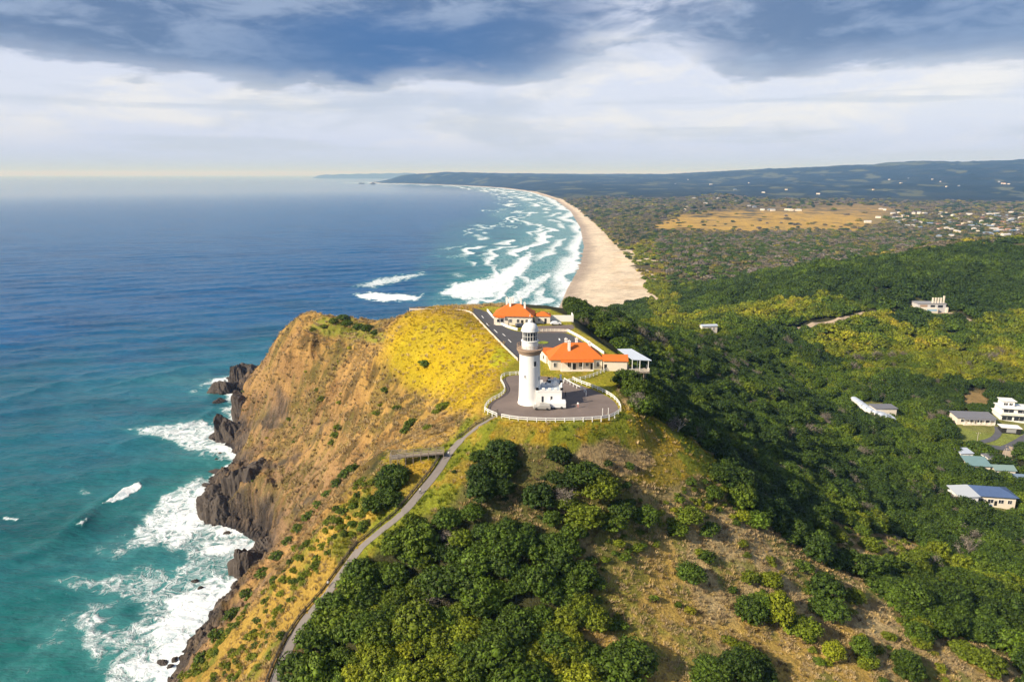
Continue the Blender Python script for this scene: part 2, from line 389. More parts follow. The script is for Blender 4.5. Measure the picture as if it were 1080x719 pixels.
P_F1 = [(276,760),(312,719),(326,690),(345,655),(372,612),(392,588),(412,566),(436,552),(470,548),(500,546),(540,556),(580,566),(604,584),(628,606),(622,640),(612,668),(626,700),(640,730),(640,760)]
P_C1 = [(494,494),(514,480),(545,480),(550,522),(524,538),(496,526)]
P_C2 = [(560,500),(590,478),(640,500),(680,545),(676,580),(640,588),(600,570),(566,550)]
P_GAPS = [(1000,440),(1024,446),(1050,452),(1078,448),(1090,452),(1090,470),(1066,474),(1012,470),(1002,458)]   # lawn by the houses
P_CLEAR = [(1014,408),(1040,412),(1048,430),(1012,432)]
P_FOREST_EDGE = [(600,335),(612,345),(628,352),(652,368),(668,378),(690,392),(664,398),(652,398),(650,408),(640,405),(624,414),(670,432),(714,458),(758,486),(772,500),(800,540),(850,535),(905,556),(975,565),(990,590),(950,605),(930,605),(905,603),(925,618),(950,648),(990,665),(1042,680),(1300,700),(1300,335),(880,300),(690,340),(640,322),(600,316)]
P_MIDHILL = [(690,345),(850,291),(940,274),(1000,261),(1085,252),(1300,250),(1300,345),(1080,345),(830,345),(740,352)]
P_LITHILL = [(660,352),(700,338),(800,320),(870,312),(930,330),(960,350),(1080,330),(1300,320),(1300,420),(960,400),(900,385),(830,352),(740,356)]
P_GOLD = [(690,238),(715,226),(780,221),(840,221),(900,217),(940,219),(950,226),(925,238),(900,244),(840,243),(780,245),(690,244)]
P_TOWN = [(905,232),(940,222),(1000,222),(1100,220),(1100,256),(1000,252),(930,244)]
P_DARKPLAIN = [(670,300),(660,262),(700,246),(860,247),(1000,252),(930,275),(850,288),(760,310),(690,330)]
P_DUNE = [(683,335),(680,300),(655,262),(690,250),(705,300),(720,330),(700,345)]
PADS = []            # cleared discs round the buildings: (x, y, radius)
# cleared ground round buildings, and the valley roads
for a_, b_, r_ in ((1030,445,13),(1072,446,11),(1031,494,5.5),(1018,482,4),(1060,501,5),(1071,509,5),(668,393,7),(676,401,7),(1050,532,9),(1019,530,6),(1038,540,5),(922,430,8),(983,328,15),(748,353,5),(915,437,5)):
    p_ = G(a_, b_); PADS.append((p_[0], p_[1] + 2, r_))
def inside(px, py, P, soft=4.0): return sst(polysd(px, py, P), -soft, soft)
def col_lerp(C, k, c): 
    for i in range(3): C[..., i] = C[..., i] * (1 - k) + c[i] * k
def ground_paint(X, Y, Z, dc):
    """returns base colour (n,3) and rockiness"""
    n1 = fbm(X / 9, Y / 9, 4, 61); n2 = fbm(X / 2.2, Y / 2.2, 3, 62); n0 = fbm(X / 45, Y / 45, 4, 63); n4 = fbm(X / 420, Y / 420, 5, 64)
    near = np.hypot(X, Y) < 560
    wob = np.where(near, 5.0, 2.0)
    px, py = proj(X, Y, Z); px = px + n1 * wob * 1.6; py = py + n2 * wob * .6 + fbm(X / 9, Y / 9, 3, 66) * wob
    C = np.zeros(X.shape + (3,)); D = np.hypot(X, Y)
    # forest floor is the default
    C[:] = (.045, .046, .018)
    far = sst(D, 560, 800)
    pl = np.zeros_like(C); pl[:] = (.070, .066, .036)
    col_lerp(pl, np.clip(.5 + n4 * 1.6, 0, 1) * .8, (.10, .088, .045))
    col_lerp(pl, np.clip(n0 * 2.2, 0, 1) * .35, (.045, .062, .022))
    hazy = sst(D, 3600, 5200); n5 = fbm(X / 130, Y / 210, 4, 67); n6 = fbm(X / 190, Y / 330, 4, 68); col_lerp(pl, hazy, (.012, .024, .024)); col_lerp(pl, hazy * sst(n5, .0, .35) * .6, (.034, .044, .032)); col_lerp(pl, hazy * sst(n6, .26, .36) * .8, (.105, .115, .060))  # far hills painted darker and bluer with distance, adding to the haze
    col_lerp(pl, inside(px, py, P_GOLD, 3) * sst(n0 + n4, -.35, .1), (.44, .28, .06))
    band = sst(D, 2700, 3000) * (1 - sst(D, 3500, 4200)) * sst(X, 700, 1100)
    col_lerp(pl, band * np.clip(.6 + n4 * 1.2, 0, 1) * .8, (.27, .19, .085))
    col_lerp(pl, inside(px, py, P_TOWN, 3) * .5, (.12, .12, .07))
    col_lerp(pl, inside(px, py, P_DUNE, 5) * np.clip(.55 + n0 * 2, 0, 1), (.20, .135, .055))
    col_lerp(pl, sst(n0, .22, .4) * (1 - hazy) * .5, (.19, .15, .07))
    for i in range(3): C[..., i] = C[..., i] * (1 - far) + pl[..., i] * far
    fr_ = (D < 330) * (1 - far) * (Y < 215) * (X < 130); col_lerp(C, fr_ * (1 - inside(px, py, P_F1, 6)) * (px > 420) * (px < 800), (.105, .10, .030))
    # headland
    head = (X < 45) & (Y < 620) & (D < 620)
    if head.any():
        h = head; c = C[h]; x, y, z, d = X[h], Y[h], Z[h], dc[h]; a, b = px[h], py[h]; m1, m2, m0 = n1[h], n2[h], n0[h]
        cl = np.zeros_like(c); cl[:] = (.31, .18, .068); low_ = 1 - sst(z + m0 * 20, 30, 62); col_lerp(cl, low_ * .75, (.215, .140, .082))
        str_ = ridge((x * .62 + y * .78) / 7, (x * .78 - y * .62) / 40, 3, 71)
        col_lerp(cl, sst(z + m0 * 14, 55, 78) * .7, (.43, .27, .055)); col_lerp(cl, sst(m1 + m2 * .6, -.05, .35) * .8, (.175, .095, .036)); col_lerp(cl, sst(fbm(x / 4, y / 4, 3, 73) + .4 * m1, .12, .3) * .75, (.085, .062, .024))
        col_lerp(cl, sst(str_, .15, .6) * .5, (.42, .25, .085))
        col_lerp(cl, sst(m0 + m2 * .5, .15, .4) * .6, (.13, .115, .03))
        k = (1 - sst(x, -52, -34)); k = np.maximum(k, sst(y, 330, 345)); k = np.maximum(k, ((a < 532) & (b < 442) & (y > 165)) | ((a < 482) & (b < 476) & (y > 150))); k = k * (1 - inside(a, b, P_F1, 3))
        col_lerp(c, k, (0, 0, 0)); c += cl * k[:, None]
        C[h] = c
    def reg(P, colr, soft=5, k=1.0, cond=None):
        q = inside(px, py, P, soft) * k * (D < 700)
        if cond is not None: q = q * cond
        col_lerp(C, q, colr)
    low = (1 - sst(Z, 4, 10))
    reg(P_GREEN1, (.17, .185, .018)); reg(P_GREEN1, (.30, .215, .035), 5, sst(n1 + n2 * .5, .0, .35) * .85)
    reg(P_GREEN1, (.40, .25, .03), 5, sst(fbm(X / 14, Y / 14, 4, 81) + n2 * .3, .12, .32) * .8)
    reg(P_RIDGE, (.36, .235, .045), 6, .9); reg(P_RIDGE, (.14, .15, .022), 6, sst(n1, .02, .25) * .9)
    reg(P_RIDGE, (.36, .20, .07), 6, sst(n0 + n2 * .4, .1, .3) * .8)
    reg(P_YELLOW, (.48, .335, .013), 13); reg(P_YELLOW, (.44, .29, .016), 9, sst(n1 + n2 * .7, .1, .5) * .45); reg(P_YELLOW, (.40, .32, .02), 9, sst(n0 + n1 * .4, .05, .4) * .55)
    reg(P_YELLOW, (.33, .20, .06), 4, sst(ridge(X / 5, Y / 14, 3, 90), .45, .8) * .5 * sst(py, 370, 420))
    reg(P_LIME, (.36, .36, .018), 4, .85)
    reg(P_BLUFF, (.20, .20, .03), 3); reg(P_BLUFF, (.33, .25, .05), 3, sst(n2, .0, .3) * .6)
    reg(P_BROWN1, (.32, .225, .12), 4, .9); reg(P_BROWN2, (.30, .20, .11), 3, .95)
    reg(P_WALL, (.15, .14, .035), 6); reg(P_WALL, (.29, .22, .09), 6, sst(n1, .0, .3))
    for P in (P_DRY, P_DRY2):
        reg(P, (.42, .31, .15), 6); reg(P, (.26, .21, .11), 6, sst(n1 + n2 * .8, .05, .45) * .6); reg(P, (.40, .26, .05), 8, sst(n0 + n1 * .6, .18, .45) * .8)
        reg(P, (.17, .18, .03), 6, sst(fbm(X / 7, Y / 7, 4, 84), .05, .3) * .75)
    reg(P_GAPS, (.20, .23, .05), 3); reg(P_CLEAR, (.25, .17, .07), 4)
    for (x, y, r) in PADS:
        q = 1 - sst(np.hypot(X - x, Y - y), r, r + 4); col_lerp(C, q * .9, (.20, .20, .06))
    # plateau lawn
    q = sst(polysd(X, Y, plateau), -1, 1) * (Y > 100); col_lerp(C, q, (.27, .25, .02)); col_lerp(C, q * sst(n2 + n1, .1, .5) * .6, (.42, .30, .05))
    # path verge
    # sand
    beach = sst(dc, -60, -30) * (1 - sst(dc, 20, 60)) * 0
    bw = np.interp(Y, [560, 700, 800, 1000, 1500, 2500, 5000, 9000, 13500, 14500], [0, 45, 128, 122, 82, 54, 44, 50, 50, 0])
    edge = bw * (1 + .42 * fbm(X / 70, Y / 70, 4, 91)) + n2 * 3
    sandk = (Y > 560) * (X > -40 - Y * .3) * (1 - sst(dc, edge - 3, edge + 3)) * (Y < 14000) * (bw > 1)
    wet = 1 - sst(dc, 6, 34 + n0 * 20)
    sc_ = np.zeros_like(C); sc_[:] = (.66, .54, .40); col_lerp(sc_, sst(n0 + n1 * .3, .05, .3) * .5 * sst(dc, 40, 70), (.55, .40, .24)); col_lerp(sc_, wet, (.40, .32, .25))
    for i in range(3): C[..., i] = C[..., i] * (1 - sandk) + sc_[..., i] * sandk
    # rock
    cliffy = (X < 40) & (Y < 640)
    rk = cliffy * (1 - sst(Z + 9 * ridge((X * .5 + Y * .86) / 11, (X * .86 - Y * .5) / 30, 4, 21) * -1 + n1 * 6, 5, 19))
    rc = np.zeros_like(C); rc[:] = (.062, .050, .042)
    rr = ridge((X * .5 + Y * .86) / 3.2 + n1 * .5, (X * .86 - Y * .5) / 14, 4, 95)
    col_lerp(rc, sst(rr, .1, .6) * .8, (.155, .115, .082)); col_lerp(rc, sst(n2, .1, .5) * .5, (.030, .027, .027)); col_lerp(rc, (1 - sst(Z, .5, 2.5)) * .7, (.022, .020, .020))
    for i in range(3): C[..., i] = C[..., i] * (1 - rk) + rc[..., i] * rk
    # a few bare rock ribs up the cliff
    rib = cliffy * (X < -60) * sst(Z, 14, 22) * (1 - sst(Z, 40, 60)) * sst(ridge((X * .62 + Y * .78) / 24, (X * .78 - Y * .62) / 60, 4, 111) + n2 * .2, .45, .75) * .8
    for i in range(3): C[..., i] = C[..., i] * (1 - rib) + rc[..., i] * rib
    return np.clip(C, 0, 1), np.clip(rk + rib, 0, 1), sandk
# ------------------------------------------------------------------ terrain mesh
def ground_material():
    m = bpy.data.materials.new('ground'); m.use_nodes = True; n, l, mk = mnode(m); p = n['Principled BSDF']; p.inputs['Roughness'].default_value = .92; p.inputs['Specular IOR Level'].default_value = .12
    a = mk('ShaderNodeAttribute'); a.attribute_name = 'Col'; g = mk('ShaderNodeNewGeometry')
    def nz(s, d, r=.65):
        q = mk('ShaderNodeTexNoise'); q.inputs['Scale'].default_value = s; q.inputs['Detail'].default_value = d; q.inputs['Roughness'].default_value = r; l.new(g.outputs['Position'], q.inputs['Vector']); return q.outputs[0]
    def mr(v, a_, b_, c_, d_):
        q = mk('ShaderNodeMapRange'); l.new(v, q.inputs[0]); q.inputs[1].default_value = a_; q.inputs[2].default_value = b_; q.inputs[3].default_value = c_; q.inputs[4].default_value = d_; return q.outputs[0]
    f1 = mr(nz(1.6, 5), .3, .7, .62, 1.38); f2 = mr(nz(.12, 6), .3, .7, .78, 1.22); f3 = mr(nz(.012, 6), .3, .7, .8, 1.2)
    x = mk('ShaderNodeMath'); x.operation = 'MULTIPLY'; l.new(f1, x.inputs[0]); l.new(f2, x.inputs[1])
    y = mk('ShaderNodeMath'); y.operation = 'MULTIPLY'; l.new(x.outputs[0], y.inputs[0]); l.new(f3, y.inputs[1])
    v = mk('ShaderNodeVectorMath'); v.operation = 'SCALE'; l.new(a.outputs['Color'], v.inputs[0]); l.new(y.outputs[0], v.inputs['Scale']); l.new(v.outputs[0], p.inputs['Base Color'])
    rk = mk('ShaderNodeAttribute'); rk.attribute_name = 'rock'
    vo = mk('ShaderNodeTexVoronoi'); vo.feature = 'DISTANCE_TO_EDGE'; vo.inputs['Scale'].default_value = .55
    mp = mk('ShaderNodeMapping'); mp.inputs['Rotation'].default_value = (.5, .3, 1.0); mp.inputs['Scale'].default_value = (1, .35, .6); l.new(g.outputs['Position'], mp.inputs[0])
    n5 = mk('ShaderNodeTexNoise'); n5.inputs['Scale'].default_value = .5; l.new(mp.outputs[0], n5.inputs['Vector'])
    av = mk('ShaderNodeMix'); av.data_type = 'RGBA'; av.inputs[0].default_value = .25; l.new(mp.outputs[0], av.inputs[6]); l.new(n5.outputs[1], av.inputs[7]); l.new(av.outputs[2], vo.inputs['Vector'])
    h1_ = mk('ShaderNodeMath'); h1_.operation = 'MULTIPLY'; l.new(vo.outputs[0], h1_.inputs[0]); l.new(rk.outputs['Fac'], h1_.inputs[1])
    h2_ = mk('ShaderNodeMath'); h2_.operation = 'MULTIPLY_ADD'; l.new(h1_.outputs[0], h2_.inputs[0]); h2_.inputs[1].default_value = 2.5; l.new(nz(1.1, 6), h2_.inputs[2])
    b = mk('ShaderNodeBump'); b.inputs['Strength'].default_value = .9; b.inputs['Distance'].default_value = 1.1; l.new(h2_.outputs[0], b.inputs['Height']); l.new(b.outputs[0], p.inputs['Normal'])
    return m
M_GROUND = ground_material()
azs = np.concatenate([np.linspace(-180, -54, 50, endpoint=False), np.linspace(-54, 54, 1350, endpoint=False), np.linspace(54, 180, 51)])
rs = np.concatenate([np.linspace(2, 62, 20, endpoint=False), np.geomspace(62, 640, 640, endpoint=False), np.geomspace(640, 6000, 330, endpoint=False), np.geomspace(6000, 17000, 170, endpoint=False), np.geomspace(17000, 90000, 16)])
AZ, RR = np.meshgrid(np.radians(azs), rs)
TX = (RR * np.sin(AZ)).ravel(); TY = (RR * np.cos(AZ)).ravel()
TZ = np.zeros(TX.shape); TD = np.zeros(TX.shape); CH = 200000
for s in range(0, len(TX), CH):
    TZ[s:s+CH] = H(TX[s:s+CH], TY[s:s+CH]); TD[s:s+CH] = polysd(TX[s:s+CH], TY[s:s+CH], coast)
# the plain's scrub as relief where it is too far for single plants
Dm = np.hypot(TX, TY)
terr = gridmesh('terrain', np.stack([TX, TY, TZ], -1), len(rs), len(azs), M_GROUND)
tag(terr, kind='structure')
Cc = np.zeros((len(TX), 3)); Rk = np.zeros(len(TX)); Sd = np.zeros(len(TX))
for s in range(0, len(TX), CH):
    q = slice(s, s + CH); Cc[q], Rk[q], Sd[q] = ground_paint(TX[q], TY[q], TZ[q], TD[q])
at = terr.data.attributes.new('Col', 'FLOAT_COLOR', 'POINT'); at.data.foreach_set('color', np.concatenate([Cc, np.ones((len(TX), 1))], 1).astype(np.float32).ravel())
at = terr.data.attributes.new('rock', 'FLOAT', 'POINT'); at.data.foreach_set('value', Rk.astype(np.float32))
# ------------------------------------------------------------------ the sea
sa = np.concatenate([np.linspace(-180, -56, 40, endpoint=False), np.linspace(-56, 34, 1000, endpoint=False), np.linspace(34, 180, 41)])
sr = np.concatenate([np.linspace(3, 120, 15, endpoint=False), np.geomspace(120, 1500, 640, endpoint=False), np.geomspace(1500, 14000, 300, endpoint=False), np.geomspace(14000, 90000, 30)])
SA, SR = np.meshgrid(np.radians(sa), sr); SX = (SR * np.sin(SA)).ravel(); SY = (SR * np.cos(SA)).ravel(); SDm = SR.ravel()
def sea_h(X, Y, D):
    wx, wy = X + 12 * fbm(X / 60, Y / 60, 2, 51), Y + 12 * fbm(X / 60, Y / 60, 2, 52)
    # long swell coming in towards the headland, crests running lower left to upper right
    ph = (-wx * .52 + wy * .85)
    s = .75 * np.sin(ph / 7.6 + 1.5 * fbm(X / 90, Y / 90, 2, 53)) + .5 * np.sin((wy * .95 - wx * .25) / 4.1 + 2 * fbm(X / 50, Y / 50, 2, 54))
    s = s * (.55 + .6 * fbm(X / 120, Y / 120, 2, 55))
    c_ = .42 * fbm(wx / 9, wy / 4.5, 4, 56)
    return (s * .75 + c_) * (1 - sst(D, 900, 2600)) + .0
CR = [[W(84,552)[:2], W(104,533)[:2], W(124,521)[:2], W(150,508)[:2]]]
def crest(X, Y):
    h = np.zeros(X.shape)
    for P, a, wd in ((CR[0], 1.6, 4.5), ([W(-10,600)[:2], W(40,580)[:2], W(84,552)[:2]], .9, 5), ([W(125,470)[:2], W(190,452)[:2], W(232,430)[:2]], 1.0, 4), ([W(100,410)[:2], W(200,388)[:2]], .9, 5), ([W(-20,430)[:2], W(100,392)[:2], W(170,385)[:2]], .8, 6)):
        d = polysd(X, Y, P, closed=False); h += a * np.exp(-(d / wd) ** 2)
    return h
SDc = np.concatenate([-polysd(SX[i:i+CH], SY[i:i+CH], coast) for i in range(0, len(SX), CH)])   # distance out to sea
SZ = np.concatenate([sea_h(SX[i:i+CH], SY[i:i+CH], SDm[i:i+CH]) + crest(SX[i:i+CH], SY[i:i+CH]) for i in range(0, len(SX), CH)])
SZ = SZ * np.clip(.25 + SDc / 30, .1, 1) * np.where(SDc < 0, 0, 1)
px, py = proj(SX, SY, SZ)
cliff = (SY < 640) & (SX < 60)
n0 = fbm(SX / 26, SY / 26, 4, 57); n1 = fbm(SX / 7, SY / 7, 4, 58); n2 = fbm(SX / 90, SY / 90, 3, 59)
width = np.interp(SY, [60, 130, 180, 240, 300, 380, 430, 470, 520, 560], [80, 80, 76, 62, 40, 32, 26, 34, 18, 10])
foam = np.where(cliff, .98 - SDc / (width * (1 + .9 * n0 + .5 * n2)), 0) + .30 * n1 * cliff * (SDc < width * 2)
nh = fbm(SX / 3, SY / 3, 3, 161); nh2 = fbm(SX / 4, SY / 4, 3, 162)
def patch(P, v, soft):
    global foam
    q = sst(polysd(px + n0 * soft * 1.5 + nh * 3, py + n1 * soft * .7 + nh2 * 2, P), -soft, soft) * v
    foam = np.maximum(foam, q)
patch([(50,612),(100,600),(150,590),(200,600),(240,620),(200,690),(140,719),(95,730),(110,690),(150,660),(130,640),(90,628)], .62, 14)
patch([(120,452),(180,446),(215,440),(235,455),(232,476),(200,478),(170,462)], .72, 5)
patch([(140,560),(160,530),(200,500),(232,500),(225,560),(190,580),(150,575)], .72, 8)
patch([(84,553),(104,534),(122,520),(146,507),(151,514),(130,527),(106,532)], .98, 1.6)
patch([(78,553),(92,545),(96,540),(86,556)], .8, 1.0)
patch([(4,543),(22,546),(18,550),(4,548)], .75, 1.2); patch([(82,517),(86,513),(100,520),(88,524)], .5, 1.5)
patch([(50,612),(80,602),(96,612),(80,626)], .55, 4)
patch([(130,400),(220,392),(232,402),(200,408)], .36, 5)
patch([(195,560),(262,556),(266,600),(236,642),(186,626)], .60, 8)
patch([(150,680),(190,640),(235,650),(200,719),(120,719)], .66, 9)
# surf on the long beach
beach = (SY > 640) & (SDc < 900) & (SX > -120 - SY * .35)
bfade = sst(SX + SY * .12, -60, 60) + sst(SY, 3500, 5000); bfade = np.clip(bfade, 0, 1)
bl = np.interp(SY, [640, 900, 1300, 2000, 3500, 6000, 9000, 13000], [150, 190, 190, 200, 260, 330, 400, 420])
run = (SY * 1.0)
wob = 45 * fbm(SX / 130, SY / 260, 4, 60) + 12 * fbm(SX / 30, SY / 60, 3, 66)
for k, (q, th, amp) in enumerate(((0.0, .10, .9), (.26, .07, .85), (.5, .075, 1.0), (.74, .06, .9), (1.0, .075, 1.0), (1.3, .04, .8))):
    dd = (SDc + wob * (1 + .3 * k)) / bl
    seg = sst(fbm(SX / 150 + k * 7, SY / 330, 3, 70 + k), -.35, .10) if k else 1.0
    band = np.where(dd > q, np.exp(-((dd - q) / (th * 2.6)) ** 2), np.exp(-((dd - q) / (th * .6)) ** 2))
    foam = np.maximum(foam, np.where(beach, band * amp * .90 * seg * bfade, 0))
foam = np.where(beach, np.maximum(foam, .52 * bfade * (1 - sst((SDc + wob) / bl, .7, 1.2))), foam)
patch([(370,302),(400,293),(448,286),(450,290),(420,298),(396,304)], .72, 3); patch([(370,310),(396,308),(440,312),(448,309),(440,317),(408,318),(380,315)], .95, 2)
patch([(458,310),(480,298),(520,290),(548,272),(560,262),(565,270),(552,290),(530,306),(520,316),(490,318)], .82, 4)
patch([(530,318),(560,296),(580,285),(584,292),(560,312),(545,322)], .76, 3)
patch([(505,268),(530,262),(532,265),(510,270)], .5, 2); patch([(510,228),(530,218),(545,222),(530,232)], .5, 3); patch([(470,270),(495,268),(496,271),(472,273)], .6, 1.5)
sh1 = (1 - sst(SDc, 40, 520 + 100 * n2)) * np.clip(bfade + .0, 0, 1); sh2 = .5 * (1 - sst(SDc, 10, 240)); shallow = np.where(SY > 640, np.maximum(sh1, sh2), sh2)
teal = np.clip(1 - (SDm + 80 * n2 * 2 + 60 * n0 - 230) / 620, 0, 1)
teal = np.maximum(teal, shallow * .7)
SZ = SZ + np.clip(foam - .45, 0, .5) * .35 * (SDm < 900) * np.clip(.6 + n1 * 1.6, 0, 1.5)
def sea_material():
    m = bpy.data.materials.new('sea_water'); m.use_nodes = True; n, l, mk = mnode(m); p = n['Principled BSDF']
    g = mk('ShaderNodeNewGeometry')
    def att(s):
        a = mk('ShaderNodeAttribute'); a.attribute_name = s; return a.outputs['Fac']
    def mth(op, a, b=None, c=None, cl=False):
        q = mk('ShaderNodeMath'); q.operation = op; q.use_clamp = cl
        for i, v in enumerate((a, b, c)):
            if v is None: continue
            if isinstance(v, (int, float)): q.inputs[i].default_value = v
            else: l.new(v, q.inputs[i])
        return q.outputs[0]
    def nz(vec, s, d, r=.6, dist=0):
        q = mk('ShaderNodeTexNoise'); q.inputs['Scale'].default_value = s; q.inputs['Detail'].default_value = d; q.inputs['Roughness'].default_value = r; q.inputs['Distortion'].default_value = dist; l.new(vec, q.inputs['Vector']); return q.outputs[0]
    def mix(f, a, b):
        q = mk('ShaderNodeMix'); q.data_type = 'RGBA'
        if isinstance(f, (int, float)): q.inputs[0].default_value = f
        else: l.new(f, q.inputs[0])
        for i, v in ((6, a), (7, b)):
            if isinstance(v, tuple): q.inputs[i].default_value = (*v, 1)
            else: l.new(v, q.inputs[i])
        return q.outputs[2]
    def ss(v, a, b):
        q = mk('ShaderNodeMapRange'); q.interpolation_type = 'SMOOTHSTEP'; l.new(v, q.inputs[0]); q.inputs[1].default_value = a; q.inputs[2].default_value = b; return q.outputs[0]
    pos = g.outputs['Position']
    mp = mk('ShaderNodeMapping'); mp.inputs['Rotation'].default_value = (0, 0, R(-22)); mp.inputs['Scale'].default_value = (.35, 1, 1); l.new(pos, mp.inputs[0]); v1 = mp.outputs[0]
    big = nz(v1, .02, 6, .6); med = nz(v1, .16, 5, .6); fin = nz(v1, .9, 4, .65)
    te = att('teal')
    base = mix(te, (.002, .082, .225), (.000, .072, .064))
    base = mix(mth('MULTIPLY', att('shallow'), .8), base, (.055, .235, .25))
    base = mix(mth('MULTIPLY', ss(med, .42, .66), .5), base, mix(te, (.010, .075, .20), (.004, .12, .108)))
    base = mix(mth('MULTIPLY', ss(big, .45, .65), .6), base, mix(te, (.002, .034, .11), (.0, .040, .044)))
    base = mix(mth('MULTIPLY', ss(fin, .45, .62), .4), base, mix(te, (.014, .11, .25), (.006, .13, .115)))  # light and dark of swell and ripples painted into the water colour
    fo = att('foam')
    # marbled foam: warped cells and noise, thresholded by how much foam there is
    wv = mk('ShaderNodeTexNoise'); wv.inputs['Scale'].default_value = .12; wv.inputs['Detail'].default_value = 4; l.new(pos, wv.inputs['Vector'])
    sc1 = mk('ShaderNodeVectorMath'); sc1.operation = 'MULTIPLY_ADD'; l.new(wv.outputs[1], sc1.inputs[0]); sc1.inputs[1].default_value = (16, 16, 0); l.new(pos, sc1.inputs[2])
    vo = mk('ShaderNodeTexVoronoi'); vo.feature = 'DISTANCE_TO_EDGE'; vo.inputs['Scale'].default_value = .22; l.new(sc1.outputs[0], vo.inputs['Vector'])
    vo2 = mk('ShaderNodeTexVoronoi'); vo2.feature = 'DISTANCE_TO_EDGE'; vo2.inputs['Scale'].default_value = .75; l.new(sc1.outputs[0], vo2.inputs['Vector'])
    lace = mth('SUBTRACT', 1, mth('ADD', mth('MULTIPLY', vo.outputs[0], 1.6), mth('MULTIPLY', vo2.outputs[0], .9)))
    fn = nz(sc1.outputs[0], .28, 8, .68)
    t = mth('ADD', mth('MULTIPLY', lace, .42), mth('MULTIPLY', fn, 1.0))
    t = mth('ADD', t, mth('MULTIPLY', mth('SUBTRACT', fo, .5), 1.5))
    fm = mth('MULTIPLY', ss(t, .76, 1.26), ss(fo, .08, .32))
    # small whitecaps further out
    cap = mth('MULTIPLY', ss(nz(v1, .11, 6, .7), .70, .76), .5)
    fm = mth('MAXIMUM', fm, mth('MULTIPLY', cap, mth('SUBTRACT', 1, ss(fo, .0, .4))))
    milk = mth('MULTIPLY', ss(fo, .05, .8), .55)
    base = mix(milk, base, (.09, .30, .29))
    colr = mix(fm, base, mix(ss(nz(sc1.outputs[0], .5, 5, .6), .35, .6), (.58, .68, .72), (.86, .88, .90))); l.new(colr, p.inputs['Base Color'])  # bluish shadow tone painted into the foam by noise
    fa = att('calm'); l.new(mth('ADD', mth('MULTIPLY_ADD', fm, .6, .22), mth('MULTIPLY', fa, -.10)), p.inputs['Roughness']); p.inputs['IOR'].default_value = 1.33; l.new(mth('MULTIPLY_ADD', fa, .06, .27), p.inputs['Specular IOR Level'])
    hgt = mth('ADD', mth('ADD', mth('MULTIPLY', med, 1.6), mth('MULTIPLY', fin, .35)), mth('MULTIPLY', fm, .5))
    hgt = mth('ADD', hgt, mth('MULTIPLY', nz(v1, .035, 4, .6), 3.5))
    b = mk('ShaderNodeBump'); l.new(mth('MULTIPLY_ADD', fa, -.90, 1.0), b.inputs['Strength']); b.inputs['Distance'].default_value = 1.0; l.new(hgt, b.inputs['Height']); l.new(b.outputs[0], p.inputs['Normal'])
    return m
M_SEA = sea_material()
sea = gridmesh('sea', np.stack([SX, SY, SZ], -1), len(sr), len(sa), M_SEA); tag(sea, kind='structure')
for nm, val in (('foam', np.clip(foam, 0, 1.2)), ('teal', teal), ('shallow', shallow), ('calm', sst(SDm, 1600, 7500))):
    a = sea.data.attributes.new(nm, 'FLOAT', 'POINT'); a.data.foreach_set('value', val.astype(np.float32))
# ------------------------------------------------------------------ air
def haze():
    B = 100000.0; m = bpy.data.materials.new('haze'); m.use_nodes = True; n, l, mk = mnode(m); n.remove(n['Principled BSDF'])
    v = mk('ShaderNodeVolumePrincipled'); v.inputs['Color'].default_value = (.24, .47, .96, 1); v.inputs['Density'].default_value = HAZE; v.inputs['Anisotropy'].default_value = 0; v.inputs['Absorption Color'].default_value = (1, 1, 1, 1)
    l.new(v.outputs[0], n['Material Output'].inputs['Volume'])
    o = MB().box(-B, B, -B, B, -27, 520).build('haze', m); tag(o, kind='stuff'); return o
HAZE = 6.6e-5
haze()
